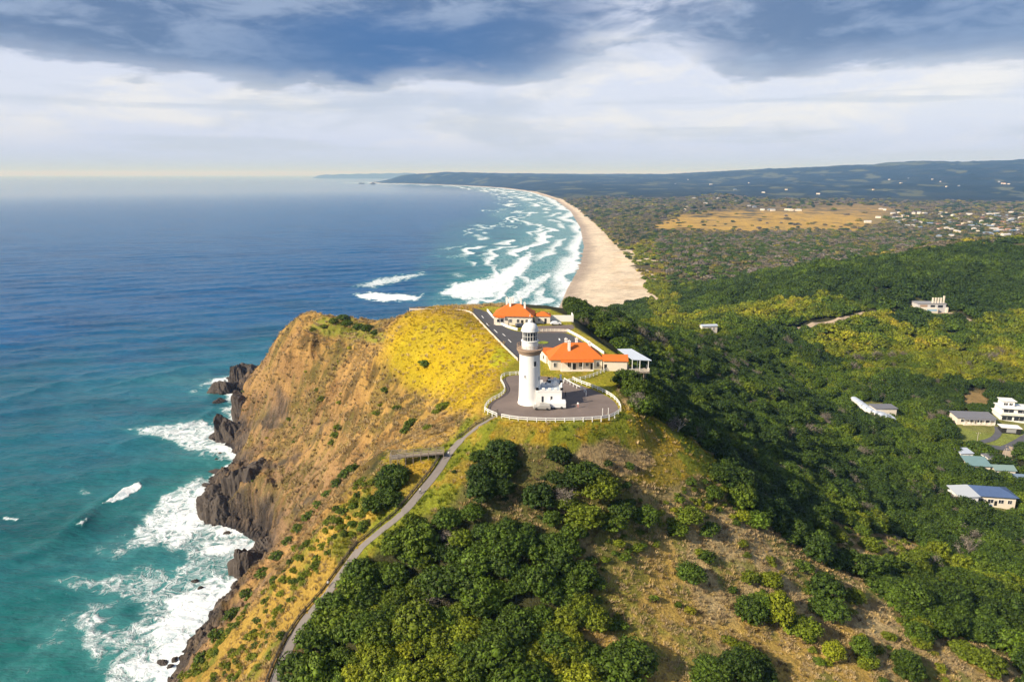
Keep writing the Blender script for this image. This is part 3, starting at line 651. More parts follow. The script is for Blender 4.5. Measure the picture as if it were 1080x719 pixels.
# ------------------------------------------------------------------ foliage
def leaf_material(name, ramp, var=.3, ri=.5):
    m = bpy.data.materials.new(name); m.use_nodes = True; n, l, mk = mnode(m); p = n['Principled BSDF']
    a = mk('ShaderNodeAttribute'); a.attribute_type = 'INSTANCER'; a.attribute_name = 'tint'
    cr = mk('ShaderNodeValToRGB'); e = cr.color_ramp.elements
    e[0].position = ramp[0][0]; e[0].color = (*ramp[0][1], 1); e[1].position = ramp[-1][0]; e[1].color = (*ramp[-1][1], 1)
    for q, c_ in ramp[1:-1]:
        x = e.new(q); x.color = (*c_, 1)
    l.new(a.outputs['Fac'], cr.inputs[0])
    g = mk('ShaderNodeNewGeometry'); nz = mk('ShaderNodeTexNoise'); nz.inputs['Scale'].default_value = .55; nz.inputs['Detail'].default_value = 3; l.new(g.outputs['Position'], nz.inputs['Vector'])
    nz2 = mk('ShaderNodeTexNoise'); nz2.inputs['Scale'].default_value = .05; nz2.inputs['Detail'].default_value = 4; l.new(g.outputs['Position'], nz2.inputs['Vector'])
    mr = mk('ShaderNodeMapRange'); l.new(nz.outputs[0], mr.inputs[0]); mr.inputs[1].default_value = .3; mr.inputs[2].default_value = .7; mr.inputs[3].default_value = 1 - var; mr.inputs[4].default_value = 1 + var
    mr2 = mk('ShaderNodeMapRange'); l.new(nz2.outputs[0], mr2.inputs[0]); mr2.inputs[1].default_value = .3; mr2.inputs[2].default_value = .7; mr2.inputs[3].default_value = .72; mr2.inputs[4].default_value = 1.28
    rp = mk('ShaderNodeMapRange'); l.new(g.outputs['Random Per Island'], rp.inputs[0]); rp.inputs[3].default_value = 1 - ri; rp.inputs[4].default_value = 1 + ri
    x = mk('ShaderNodeMath'); x.operation = 'MULTIPLY'; l.new(mr.outputs[0], x.inputs[0]); l.new(mr2.outputs[0], x.inputs[1])
    y = mk('ShaderNodeMath'); y.operation = 'MULTIPLY'; l.new(x.outputs[0], y.inputs[0]); l.new(rp.outputs[0], y.inputs[1])
    v = mk('ShaderNodeVectorMath'); v.operation = 'SCALE'; l.new(cr.outputs[0], v.inputs[0]); l.new(y.outputs[0], v.inputs['Scale']); l.new(v.outputs[0], p.inputs['Base Color'])
    p.inputs['Roughness'].default_value = .6; p.inputs['Specular IOR Level'].default_value = .2
    return m
# tint: 0 deep green, .35 mid green, .6 yellow green, .8 olive brown, 1 grey bare twigs
M_LEAF = leaf_material('foliage', [(0, (.026, .050, .007)), (.3, (.066, .106, .008)), (.55, (.175, .190, .009)), (.72, (.26, .215, .016)), (.86, (.125, .108, .050)), (1.0, (.20, .17, .15))])
M_BARK = mat('bark', (.16, .12, .09), .9, var=.3, vscale=2, bump=.4)
M_PALEBARK = mat('pale_bark', (.42, .37, .31), .9, var=.25, vscale=2, bump=.4)
ICO = {k: ico(k) for k in (1, 2)}
def crown_data(seed, lobes, leaves, leaf, Rr=1.0, Hh=.8, lobe=(.24, .40), sub=2, fill=.80, flat=0.3, low=-.15):
    g = np.random.default_rng(seed); L_ = []; 
    # lobe centres spread over the upper part of a rough dome
    k = 0; tries = 0
    while k < lobes and tries < 4000:
        tries += 1
        d = g.normal(size=3); d /= np.linalg.norm(d)
        if d[2] < low: continue
        r = g.uniform(*lobe); rad = 1 - r * .9; s = g.uniform(.78, 1.08)
        c_ = np.array([d[0] * rad * s * Rr, d[1] * rad * s * Rr, Hh * .42 + d[2] * Hh * .62 * s])
        if any(np.linalg.norm(c_ - q[0]) < .55 * (r + q[1]) * .9 for q in L_): continue
        L_.append((c_, r)); k += 1
    L_.append((np.array([0, 0, Hh * .42]), .58))
    quads = []; ev = []; ef = []; vv, ff = ICO[sub]; b = 0
    for (c_, r) in L_:
        core = vv * (r * fill) * (1 + .14 * np.sin(vv @ g.normal(size=(3, 1)) * 5 + g.uniform(0, 6))) * np.array([1, 1, .82]) + c_
        ev.append(core); ef.append(ff + b); b += len(vv)
        if leaves == 0 or r == .58: continue
        n = int(leaves * (r / lobe[1]) ** 2); d = g.normal(size=(n, 3)); d /= np.linalg.norm(d, axis=1)[:, None]
        d[:, 2] = np.where(d[:, 2] < -.35, -d[:, 2], d[:, 2])
        p = c_ + d * np.array([1, 1, .85]) * (r * g.uniform(.80, 1.10, (n, 1)))
        nr = d + g.normal(size=(n, 3)) * .45; nr /= np.linalg.norm(nr, axis=1)[:, None]
        t = np.cross(nr, g.normal(size=(n, 3))); t /= np.linalg.norm(t, axis=1)[:, None]; u = np.cross(nr, t)
        s = leaf * g.uniform(.6, 1.3, (n, 1))
        quads.append(np.stack([p - t * s, p - u * s * .55, p + t * s, p + u * s * .55], 1))
    Q = np.concatenate(quads).reshape(-1, 3) if quads else np.zeros((0, 3))
    return Q, (np.concatenate(ev), np.concatenate(ef))
def make_mesh(name, data, m):
    o = soup(name, data[0], 4, m, None, True, data[1]); me = o.data; bpy.data.objects.remove(o); return me
CROWN = [make_mesh('crown', crown_data(100 + i, 52, 74, .062, 1.0, .78 + .07 * (i % 3), (.17, .33), 1, .66), M_LEAF) for i in range(6)]
CROWN += [make_mesh('crown', crown_data(150 + i, 34, 74, .064, .9, 1.05, (.17, .32), 1, .66), M_LEAF) for i in range(2)]
SHRUB = [make_mesh('crown', crown_data(200 + i, 20, 90, .095, 1.0, .75, (.2, .42), 1, .62), M_LEAF) for i in range(4)]
MIDC = [make_mesh('crown', crown_data(300 + i, 26, 34, .12, 1.0, .80, (.2, .42), 1, .70), M_LEAF) for i in range(4)]
FARC = [make_mesh('crown', crown_data(400 + i, 11, 14, .20, 1.0, .62, (.26, .5), 1, .8, low=-.05), M_LEAF) for i in range(3)]
def open_crown(seed):
    """see-through crown of a bare or thin tree: clouds of small leaves on twigs, no solid lobes"""
    g = np.random.default_rng(seed); quads = []; tw = MB()
    for i in range(16):
        d = g.normal(size=3); d /= np.linalg.norm(d); d[2] = abs(d[2]); c_ = np.array([d[0] * .75, d[1] * .75, .35 + d[2] * .75])
        tw.bar((0, 0, .15), c_, .035, n=3)
        for j in range(5):
            e = c_ + g.normal(size=3) * .2; tw.bar(c_ * .8 + np.array([0, 0, .03]), e, .016, n=3)
        n = 60; dd = g.normal(size=(n, 3)); p = c_ + dd * .13
        nr = g.normal(size=(n, 3)); nr[:, 2] += .6; nr /= np.linalg.norm(nr, axis=1)[:, None]
        t = np.cross(nr, g.normal(size=(n, 3))); t /= np.linalg.norm(t, axis=1)[:, None]; u = np.cross(nr, t); s = .045 * g.uniform(.6, 1.3, (n, 1))
        quads.append(np.stack([p - t * s, p - u * s * .5, p + t * s, p + u * s * .5], 1))
    V = np.array(tw.v); F = []
    for f in tw.f:
        for k in range(1, len(f) - 1): F.append((f[0], f[k], f[k+1]))
    return np.concatenate(quads).reshape(-1, 3), (V, np.array(F))
THIN = [make_mesh('crown', open_crown(500 + i), M_LEAF) for i in range(3)]
def trunk_mesh(seed, m, h=1.0, n=6, spread=.5):
    g = random.Random(seed); b = MB()
    pts = [(0, 0, -.25), (g.uniform(-.05, .05), g.uniform(-.05, .05), .12), (g.uniform(-.1, .1), g.uniform(-.1, .1), .34)]
    rr = [.075, .055, .042]
    for i in range(2): b.bar(pts[i], pts[i+1], rr[i] * 2 - .01, n=n)
    for i in range(5):
        a = i * 1.26 + g.uniform(-.4, .4); q = (pts[2][0] + math.cos(a) * spread * .5, pts[2][1] + math.sin(a) * spread * .5, .52 * h + g.uniform(0, .1)); b.bar(pts[1] if i % 2 else pts[2], q, .045, n=5)
        b.bar(q, (q[0] + math.cos(a) * .2, q[1] + math.sin(a) * .2, q[2] + .16), .026, n=4)
    me = bpy.data.meshes.new('trunk'); me.from_pydata(b.v, [], b.f); me.materials.append(m); return me
TRUNK = [trunk_mesh(i, M_BARK) for i in range(3)]; PTRUNK = [trunk_mesh(9 + i, M_PALEBARK) for i in range(2)]
def plant(name, crown, trunk, x, y, s, tint, label, cat, group, hscale=1.0, rz=None, dz=0.0):
    z = h1(x, y); e = empty(name, (x, y, z + dz), random.uniform(0, 6.28) if rz is None else rz); e.scale = (s * random.uniform(.85, 1.2), s * random.uniform(.85, 1.2), s * hscale)
    tag(e, label, cat, group)
    o = bpy.data.objects.new('crown', crown); COL.objects.link(o); o.parent = e; o['tint'] = float(tint)
    t = bpy.data.objects.new('trunk', trunk); COL.objects.link(t); t.parent = e
    return e
# ---- scatter
def jitter(x0, x1, y0, y1, st, seed):
    g = np.random.default_rng(seed); X, Y = np.meshgrid(np.arange(x0, x1, st), np.arange(y0, y1, st)); X = X + (np.arange(X.shape[0]) % 2)[:, None] * st / 2
    X = X + g.uniform(-.42, .42, X.shape) * st; Y = Y + g.uniform(-.42, .42, Y.shape) * st; return X.ravel(), Y.ravel()
def gpp(L): return [G(a, b)[:2] for a, b in L]
M_ASPH2 = mat('valley_asphalt', (.10, .10, .115), .9, var=.25, vscale=.3); M_TRACK = mat('sandy_track', (.40, .31, .22), .95, var=.25, vscale=.3)
VALLEY_ROADS = [(gpp([(1008,467),(1030,469),(1050,472),(1066,471),(1095,455)]), 5.5, M_ASPH2, 'valley_road'),
                (gpp([(1052,450),(1053,456),(1048,462),(1036,466),(1022,468)]), 3.2, M_ASPH2, 'driveway'),
                (gpp([(1066,471),(1062,482),(1072,492),(1095,500)]), 4, M_TRACK, 'side_road'),
                (gpp([(826,347),(838,346.5),(850,345.5),(866,341.5),(884,338),(905,332),(925,329)]), 5, M_TRACK, 'hill_road'),
                (gpp([(990,331),(1000,330),(1012,334),(1024,339)]), 4.5, M_TRACK, 'hilltop_track')]
def clear_of(X, Y, m=0.0):
    k = polysd(X, Y, plateau) < -1.0 - m
    d, _ = polyline_z(X, Y, path_pts); k &= d > 2.2 + m
    for (x, y, r) in PADS: k &= np.hypot(X - x, Y - y) > r + m
    for (P, wd) in [(q[0], q[1] / 2 + (2.5 if q[2] is M_TRACK else .5)) for q in VALLEY_ROADS]: k &= polysd(X, Y, P, closed=False) > wd + m
    return k
def veg(X, Y):
    """per candidate: probability of tree, probability of shrub, tint base"""
    Z = H(X, Y); dc = polysd(X, Y, coast); D = np.hypot(X, Y)
    px, py = proj(X, Y, Z); n1 = fbm(X / 16, Y / 16, 3, 121); px = px + n1 * 6; py = py + fbm(X / 16, Y / 16, 3, 122) * 5
    head = (X < 45) & (Y < 640)
    tree = np.where(~head & (dc > 8), 1.0, 0.0); shrub = np.zeros(X.shape); tint = .30 + .0 * X
    tree = np.where((Y < 62), 1.0, tree) * (dc > 8)
    def on(P, s=3): return polysd(px, py, P) > s - 3
    left = (X < -25) & (Y < 520)
    for P, t_, s_ in ((P_FOREST_EDGE, 1, 0), (P_GREEN1, 0, .012), (P_WALL, .2, .8), (P_F1, 1, 0), (P_DRY, .0, .07), (P_DRY2, .05, .4), (P_C1, .8, .5), (P_C2, .55, .6), (P_BROWN1, 0, .12), (P_BROWN2, 0, 0), (P_GAPS, 0, 0), (P_CLEAR, 0, .1)):
        q = on(P) & (D < 700); tree = np.where(q, t_, tree); shrub = np.where(q, s_, shrub)
    q = on(P_DRY) & (D < 400); cl_ = np.clip((fbm(X / 11, Y / 11, 3, 151) - .20 + (px - 820) * .00025) * 2.0, 0, .75); tree = np.where(q, np.clip(cl_ * .5, 0, .4), tree); shrub = np.where(q, .05 + cl_, shrub)
    q = head & (X < -50) & ~on(P_F1) & ~on(P_GREEN1); tree = np.where(q, 0, tree)
    n3 = fbm(X / 12, Y / 12, 3, 131)
    shrub = np.where(q & (Z > 12), np.clip((n3 - .22) * .5, 0, .1), shrub)
    q = on(P_RIDGE) & head & (dc > 5); tree = np.where(q, .0, tree); shrub = np.where(q, np.clip(.42 + n3 * 2.6, 0, .95), shrub)
    q = on(P_YELLOW) & head; shrub = np.where(q, 0, shrub); tree = np.where(q, 0, tree)
    bw = np.interp(Y, [560, 700, 800, 1000, 1500, 2500, 5000, 9000], [10, 38, 108, 102, 68, 46, 38, 44])
    sand = (Y > 560) & (dc < bw + 2); tree = np.where(sand, 0, tree)
    # tint: sun and shade painted as yellower lit hill and darker mid hill, the valley deep green, the plain olive grey
    tint = .02 + .30 * np.clip(fbm(X / 26, Y / 26, 4, 141) * 1.3 + .40, 0, 1)
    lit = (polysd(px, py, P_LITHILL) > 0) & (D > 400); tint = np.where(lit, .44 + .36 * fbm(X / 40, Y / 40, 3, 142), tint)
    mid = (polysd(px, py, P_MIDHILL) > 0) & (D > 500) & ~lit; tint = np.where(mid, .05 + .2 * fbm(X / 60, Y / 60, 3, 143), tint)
    tint = np.where(on(P_F1), tint + .15, tint)
    rightlow = (D < 300) & (px > 800) & (py > 540); tint = np.where(rightlow, tint + .08, tint)
    plain = D > 900; dn = sst(fbm(X / 90, Y / 90, 4, 145), -.25, .4)
    rr_ = rng.random(X.shape); tint = np.where(plain & ~lit & ~mid, np.where(rr_ < .50 + .3 * dn, .87, np.where(rr_ < .9, .02, .5)), tint); tree = tree * (1 - sst(D + 500 * fbm(X / 300, Y / 300, 3, 171), 3300, 4900))
    dark = (polysd(px, py, P_DARKPLAIN) > 0); tint = np.where(dark & plain, np.where(rng.random(X.shape) < .45 + .3 * dn, .90, .25), tint)
    dune = (polysd(px, py, P_DUNE) > 0) & (D > 640); tint = np.where(dune, .45 + .35 * dn, tint); tree = np.where(dune, tree * .55, tree)
    gold = (polysd(px, py, P_GOLD) > 0); tree = np.where(gold, .04, tree); bd_ = (D > 2600) & (D < 3700) & (X > 700); tree = np.where(bd_, tree * .4, tree)
    tint = np.where(on(P_RIDGE) & head, .42, tint); tint = np.where(on(P_WALL), .33, tint); tint = np.where(on(P_DRY) | on(P_DRY2), .40, tint)
    tint = np.where(left & (Z > 10) & ~on(P_F1) & ~on(P_RIDGE), .52, tint)
    return tree, shrub, tint, Z, px, py
near_trees = []; near_shrubs = []
X, Y = jitter(-110, 460, 20, 470, 3.5, 1)
t_, s_, ti, Z, px, py = veg(X, Y); ok = clear_of(X, Y, 1.2) & (Z > .8) & (px > -160) & (px < 1260) & (py < 860)
u = rng.random(len(X)); 
k = ok & (u < t_)
for x, y, z, t, a, b in zip(X[k], Y[k], Z[k], ti[k], px[k], py[k]):
    big = rng.random(); D = math.hypot(x, y)
    s = rng.uniform(2.3, 3.7) if big > .25 else rng.uniform(3.7, 5.4)
    near_trees.append([x, y, z, s, t + rng.normal() * .07, D, a, b])
X, Y = jitter(-190, 200, 50, 430, 2.3, 2)
t_, s_, ti, Z, px, py = veg(X, Y); ok = clear_of(X, Y, .6) & (Z > 5) & (px > -160) & (px < 1260) & (py < 860)
u = rng.random(len(X)); k = ok & (u < s_)
for x, y, z, t, a, b in zip(X[k], Y[k], Z[k], ti[k], px[k], py[k]):
    near_shrubs.append([x, y, z, rng.uniform(.7, 1.7), t + rng.normal() * .10, math.hypot(x, y), a, b])
# bushes that can be told apart on the cliff and slopes: (pixel x, pixel y, radius)
for a, b, r, t in ((447,385,2.6,.30),(406,413,2.2,.34),(419,432,2.4,.36),(398,436,2.2,.4),(432,450,2.6,.3),(436,445,2.2,.34),(428,456,2.2,.32),(469,430,3,.4),(357,452,2.6,.36),(354,460,2.6,.36),(350,468,2.2,.4),(305,443,2.,.4),(340,422,2.4,.5),(451,452,1.8,.4),(462,436,2,.4),
                   (415,510,4.2,.12),(411,517,3.6,.14),(422,512,3.2,.14),(408,528,3.4,.16),(398,538,3.6,.16),(415,530,3,.18),(365,502,3,.26),(356,512,3,.28),(372,497,2.6,.28),(346,522,2.6,.3),(336,534,2.8,.3),(326,546,2.8,.28),(316,558,2.8,.3),(304,572,2.8,.3),(292,588,3,.28),(278,606,3,.28),(262,628,3,.3),(246,650,3,.3),(230,672,3,.3),(212,696,3,.3),
                   (352,342,3.4,.36),(366,344,3.2,.3),(378,347,3.4,.22),(388,350,3.4,.2),(396,353,3,.2),(362,338,3.6,.15),(342,346,2.6,.4),(330,349,2.4,.45),
                   (585,692,4,.2),(652,700,3.4,.26),(748,560,3.0,.22),(728,612,3.6,.16),(745,590,2.6,.2),(790,650,4.2,.18),(870,632,5,.12),(872,648,4.6,.14),(868,620,3.6,.14),(800,645,3.6,.3),(779,704,3.6,.08),(790,697,3.0,.04),(797,707,3.4,.12),(768,713,3.3,.1),(787,716,3.6,.06),(805,715,2.9,.1),(750,712,3.5,.2),(741,718,2.9,.24),(668,705,5,.2),(655,718,5,.24),(908,690,3.2,.3),(955,702,3.6,.2),(958,712,3.4,.22),(915,700,3,.4),(846,600,3,.3),(852,672,2.2,.35),(790,612,2.6,.4),(610,640,3.2,.4),(640,660,2.6,.3),(630,618,2.6,.3)):
    x, y, z = G(a, b)
    if r >= 3.2 and z < 200: near_trees.append([x, y, z, r, t, math.hypot(x, y), a, b])
    else: near_shrubs.append([x, y, z, r, t, math.hypot(x, y), a, b])
near_trees = [q for q in near_trees if q[7] < 900]
near_trees.sort(key=lambda q: q[5] - q[3] * 6 + (0 if -10 < q[6] < 1090 and q[7] < 740 else 9999))
PLACE = [(P_C1, 'broad coastal bush in the clump right of the walking path below the lighthouse fence', 'bushes beside the walking path'),
         (P_C2, 'rounded coastal bush in the scrub in front of the lighthouse, between grass and dry slope', 'bushes in front of the lighthouse'),
         (P_F1, 'dense green tree of the close thicket at the bottom, right of the walking path', 'trees in the foreground thicket'),
         (P_WALL, 'wind pruned tree in the scrub between the brown grass patch and the dry slope', 'trees above the dry slope'),
         (P_DRY, 'dark green tree standing in the dry straw coloured slope', 'trees on the dry slope')]
def place_of(x, y, a, b):
    for P, l_, g_ in PLACE:
        if float(polysd(np.array([a]), np.array([b]), P)[0]) > -3: return l_, g_
    if a > 760 and b > 520: return 'olive green tree of the woodland on the lower right hillside below the houses', 'trees of the lower right hillside'
    if a > 600: return 'dark green tree of the steep wooded slope behind the lighthouse spur', 'trees of the wooded slope'
    return 'dense green bush on the grassy ridge left of the walking path', 'bushes left of the path'
NI = 292; rest_t = []
for i, (x, y, z, s, t, D, a, b) in enumerate(near_trees):
    v = int(rng.integers(0, 8)); t = float(np.clip(t, .02, .66)); grey = rng.random() < .045
    if i < NI:
        l_, g_ = place_of(x, y, a, b)
        cm = CROWN[v]; tk = TRUNK[i % 3]
        if grey: cm = THIN[i % 3]; tk = PTRUNK[i % 2]; t = .97; l_ = 'thin grey half bare tree ' + {'trees in the foreground thicket': 'in the close thicket at the bottom, right of the path', 'trees of the lower right hillside': 'of the lower right hillside'}.get(g_, 'in the scrub and woods round the lighthouse spur'); g_ = {'trees in the foreground thicket': 'bare trees in the thicket', 'trees of the lower right hillside': 'bare trees of the lower right hillside'}.get(g_, 'bare trees round the lighthouse spur')
        plant('coastal_tree', cm, tk, x, y, s, t, l_, 'tree', g_, rng.uniform(.85, 1.2))
    else: rest_t.append((x, y, z, s, t if not grey else .95, v if not grey else 8 + i % 3))
near_shrubs.sort(key=lambda q: q[5] - q[3] * 8 + (0 if -10 < q[6] < 1090 and q[7] < 740 else 9999))
SPL = [(P_DRY, 'small bush scattered on the dry straw coloured slope', 'bushes on the dry slope'), (P_RIDGE, 'low shrub on the grassy rim left of the walking path', 'shrubs on the rim left of the path'), (P_WALL, 'low shrub in the mixed scrub above the dry slope', 'shrubs above the dry slope'),
       (P_C1, 'low shrub beside the walking path below the lighthouse', 'shrubs by the path'), (P_C2, 'low shrub in front of the lighthouse', 'shrubs in front of the lighthouse'), (P_DRY2, 'low shrub in the small dry clearing on the right hillside', 'shrubs in the small clearing'), (P_BLUFF, 'low bush on the green top of the far bluff', 'bushes on the far bluff')]
rest_s = []
for i, (x, y, z, s, t, D, a, b) in enumerate(near_shrubs):
    t = float(np.clip(t, .05, .8))
    if i < 285:
        l_, g_ = 'small bush on the steep orange cliff slope', 'bushes on the cliff slope'
        for P, q, r in SPL:
            if float(polysd(np.array([a]), np.array([b]), P)[0]) > -2: l_, g_ = q, r; break
        plant('shrub', SHRUB[i % 4], TRUNK[i % 3], x, y, s, t, l_, 'shrub', g_, rng.uniform(.75, 1.05), dz=-.1 * s)
    else: rest_s.append((x, y, z - .1 * s, s, t, i % 4))
# ---- the rest of the wood, as one mass per kind of crown
def mass(name, pts, meshes, hs=(.85, 1.2), sources=None):
    """one object of points; geometry nodes put the crowns of the listed source objects on them"""
    A = np.array([p[:6] for p in pts], float); me = bpy.data.meshes.new(name); me.vertices.add(len(A)); me.vertices.foreach_set('co', A[:, :3].astype(np.float32).ravel())
    g = np.random.default_rng(5)
    rot = np.zeros((len(A), 3)); rot[:, 2] = g.uniform(0, 6.28, len(A)); rot[:, :2] = g.normal(size=(len(A), 2)) * .08
    scl = np.stack([A[:, 3] * g.uniform(.85, 1.15, len(A)), A[:, 3] * g.uniform(.85, 1.15, len(A)), A[:, 3] * g.uniform(*hs, len(A))], -1)
    for nm, ty, key, v in (('tint', 'FLOAT', 'value', A[:, 4]), ('vi', 'INT', 'value', A[:, 5].astype(np.int32)), ('rot', 'FLOAT_VECTOR', 'vector', rot), ('scl', 'FLOAT_VECTOR', 'vector', scl)):
        a = me.attributes.new(nm, ty, 'POINT'); a.data.foreach_set(key, (v.astype(np.int32) if ty == 'INT' else v.astype(np.float32)).ravel())
    o = bpy.data.objects.new(name, me); COL.objects.link(o)
    ng = bpy.data.node_groups.new(name, 'GeometryNodeTree'); ng.interface.new_socket('Geometry', in_out='INPUT', socket_type='NodeSocketGeometry'); ng.interface.new_socket('Geometry', in_out='OUTPUT', socket_type='NodeSocketGeometry')
    n = ng.nodes; l = ng.links; gi = n.new('NodeGroupInput'); go = n.new('NodeGroupOutput'); ip = n.new('GeometryNodeInstanceOnPoints'); jn = n.new('GeometryNodeJoinGeometry')
    mp_ = n.new('GeometryNodeMeshToPoints'); l.new(gi.outputs[0], mp_.inputs[0]); l.new(mp_.outputs[0], ip.inputs['Points'])
    for src in reversed(sources):
        oi = n.new('GeometryNodeObjectInfo'); oi.inputs[0].default_value = src; oi.transform_space = 'ORIGINAL'; oi.inputs['As Instance'].default_value = True
        l.new(oi.outputs['Geometry'], jn.inputs[0])
    l.new(jn.outputs[0], ip.inputs['Instance']); ip.inputs['Pick Instance'].default_value = True
    def na(nm, ty):
        q = n.new('GeometryNodeInputNamedAttribute'); q.data_type = ty; q.inputs[0].default_value = nm; return q.outputs[0]
    l.new(na('vi', 'INT'), ip.inputs['Instance Index']); l.new(na('rot', 'FLOAT_VECTOR'), ip.inputs['Rotation']); l.new(na('scl', 'FLOAT_VECTOR'), ip.inputs['Scale'])
    l.new(ip.outputs[0], go.inputs[0]); md = o.modifiers.new('scatter', 'NODES'); md.node_group = ng
    return tag(o, kind='stuff')
def source_of(meshes, name, cat, label, spots, s, tints, group):
    out = []
    for me, (x, y), t in zip(meshes, spots, tints):
        e = plant(name, me, TRUNK[0], x, y, s, t, label, cat, group); out.append([q for q in COL.objects if q.parent == e and q.name.startswith('crown')][0])
    return out
def crown_objs(meshes):
    out = []
    for me in meshes:
        out.append(next(o for o in COL.objects if o.type == 'MESH' and o.data == me))
    return out
def ensure(meshes, name, s, spots, label, group):
    have = {o.data.name for o in COL.objects if o.type == 'MESH'}
    for me, (a, b) in zip(meshes, spots):
        if me.name not in have: x, y, z = G(a, b); plant(name, me, TRUNK[0], x, y, s, .25, label, 'tree', group)
ensure(CROWN + THIN, 'coastal_tree', 3.2, [(820 + 7 * i, 470 + 3 * i) for i in range(11)], 'green tree of the steep wooded valley side right of the cottages', 'trees of the valley side')
ensure(MIDC, 'valley_tree', 4.2, [(900,360),(930,372),(860,380),(985,385)], 'rounded green tree on the wooded hill below the grey hilltop house', 'trees below the hilltop house')
ensure(FARC, 'plain_tree', 6, [(700,318),(712,322),(724,316)], 'low olive tree on the dunes behind the long beach', 'trees on the dunes')
mass('coastal_forest', rest_t, None, sources=crown_objs(CROWN + THIN))
mass('coastal_scrub', rest_s, None, (.7, 1.0), sources=crown_objs(SHRUB))
def band(x0, x1, y0, y1, st, seed, smin, smax, cond, nv):
    X, Y = jitter(x0, x1, y0, y1, st, seed); m = cond(X, Y); X, Y = X[m], Y[m]
    px, py = proj(X, Y, np.full(X.shape, 20.0)); m = (px > -120) & (px < 1200); X, Y = X[m], Y[m]
    out = []
    t_, s_, ti, Z, px, py = veg(X, Y); u = rng.random(len(X)); k = (u < t_) & (Z > .6) & clear_of(X, Y, 1.5) 
    n = k.sum(); s = rng.uniform(smin, smax, n); t = np.clip(ti[k] + rng.normal(size=n) * .07, .02, .98)
    return [tuple(q) for q in np.stack([X[k], Y[k], Z[k] - .05 * s, s, t, rng.integers(0, nv, n)], -1)]
DD = lambda X, Y: np.hypot(X, Y)
mid = band(-140, 900, 330, 960, 5.8, 11, 3.0, 7.0, lambda X, Y: ((Y >= 470) | (X >= 460)) & (DD(X, Y) < 960) & (X > -40), 4)
mass('hill_forest', mid, None, (.8, 1.15), sources=crown_objs(MIDC))
far = band(60, 2600, 600, 3200, 11.5, 12, 4.5, 8.5, lambda X, Y: (DD(X, Y) >= 960) & (DD(X, Y) < 2300), 3)
far += band(60, 4200, 1500, 5200, 24, 13, 8, 14, lambda X, Y: (DD(X, Y) >= 2300) & (DD(X, Y) < 4800), 3)
mass('plain_woodland', far, None, (.5, .9), sources=crown_objs(FARC))
print('VEG', len(near_trees), len(near_shrubs), len(mid), len(far))
# ------------------------------------------------------------------ grass: tufts over the open slopes
M_GRASS = leaf_material('grass_blades', [(0, (.10, .15, .012)), (.3, (.27, .26, .02)), (.5, (.465, .325, .014)), (.75, (.46, .34, .17)), (.9, (.36, .27, .16)), (1.0, (.13, .09, .04))], .15, .22)
def tuft(seed, n=34, wide=1.0):
    g = np.random.default_rng(seed); Q = []
    for i in range(n):
        a = g.uniform(0, 6.28); r = g.uniform(0, .42) * wide; x, y = r * math.cos(a), r * math.sin(a); ln = g.uniform(.25, .6); th = g.uniform(0, 6.28); w_ = .045
        dx, dy = math.cos(a) * ln * .55 * g.uniform(.3, 1.2), math.sin(a) * ln * .55 * g.uniform(.3, 1.2); ux, uy = math.cos(th) * w_, math.sin(th) * w_
        Q += [(x - ux, y - uy, -.1), (x + ux, y + uy, -.1), (x + dx + ux * .4, y + dy + uy * .4, ln), (x + dx - ux * .4, y + dy - uy * .4, ln)]
    return np.array(Q), None
TUFT = []
for i, (a, b) in enumerate(((560, 456), (700, 478), (470, 360))):
    o = soup('grass_tuft', tuft(900 + i)[0], 4, M_GRASS); x, y, z = G(a, b); o.location = (x, y, z); o['tint'] = .3; TUFT.append(tag(o, kind='stuff'))
def grass_pts():
    out = []
    for x0, x1, y0, y1, st, smin, smax, seed in ((-75, 140, 95, 215, .82, .6, 1.5, 21), (-135, 20, 215, 335, 1.35, 1.1, 2.3, 22), (-200, -60, 335, 480, 1.8, 1.1, 2.4, 23), (-175, -135, 215, 335, 1.5, 1.0, 2.0, 24)):
        X, Y = jitter(x0, x1, y0, y1, st, seed); Z = H(X, Y); px, py = proj(X, Y, Z); dc = polysd(X, Y, coast)
        k = (px > -20) & (px < 1110) & (py < 745) & (Z > 9) & (dc > 6); k &= clear_of(X, Y, -.7); X, Y, Z, px, py = X[k], Y[k], Z[k], px[k], py[k]
        n1 = fbm(X / 9, Y / 9, 4, 61); n2 = fbm(X / 2.2, Y / 2.2, 3, 62)
        C, rk, _ = ground_paint(X, Y, Z, np.full(X.shape, 50.0))
        lum = C.sum(-1); keepm = (lum > .22) & (rk < .4) & (rng.random(X.shape) < np.clip(.55 + n2 * 1.2, .1, .9))
        gr = C[:, 1] / np.maximum(C[:, 0], .01); bl = C[:, 2] / np.maximum(C[:, 0], .01)
        t = np.where(gr > 1.02, .05, np.where(gr > .97, .26, np.where(bl < .13, .5, .76)))
        t = t + rng.normal(size=t.shape) * .06 + .25 * (rng.random(t.shape) < .16)
        k = keepm; n = k.sum(); s = rng.uniform(smin, smax, n) * np.where(np.abs(t[k] - .5) < .16, .6, 1)
        out += [tuple(q) for q in np.stack([X[k], Y[k], Z[k], s, np.clip(t[k], 0, 1), rng.integers(0, 3, n)], -1)]
    return out
gp_ = grass_pts(); print('GRASS', len(gp_))
mass('grass', gp_, None, (.5, 1.1), sources=TUFT)
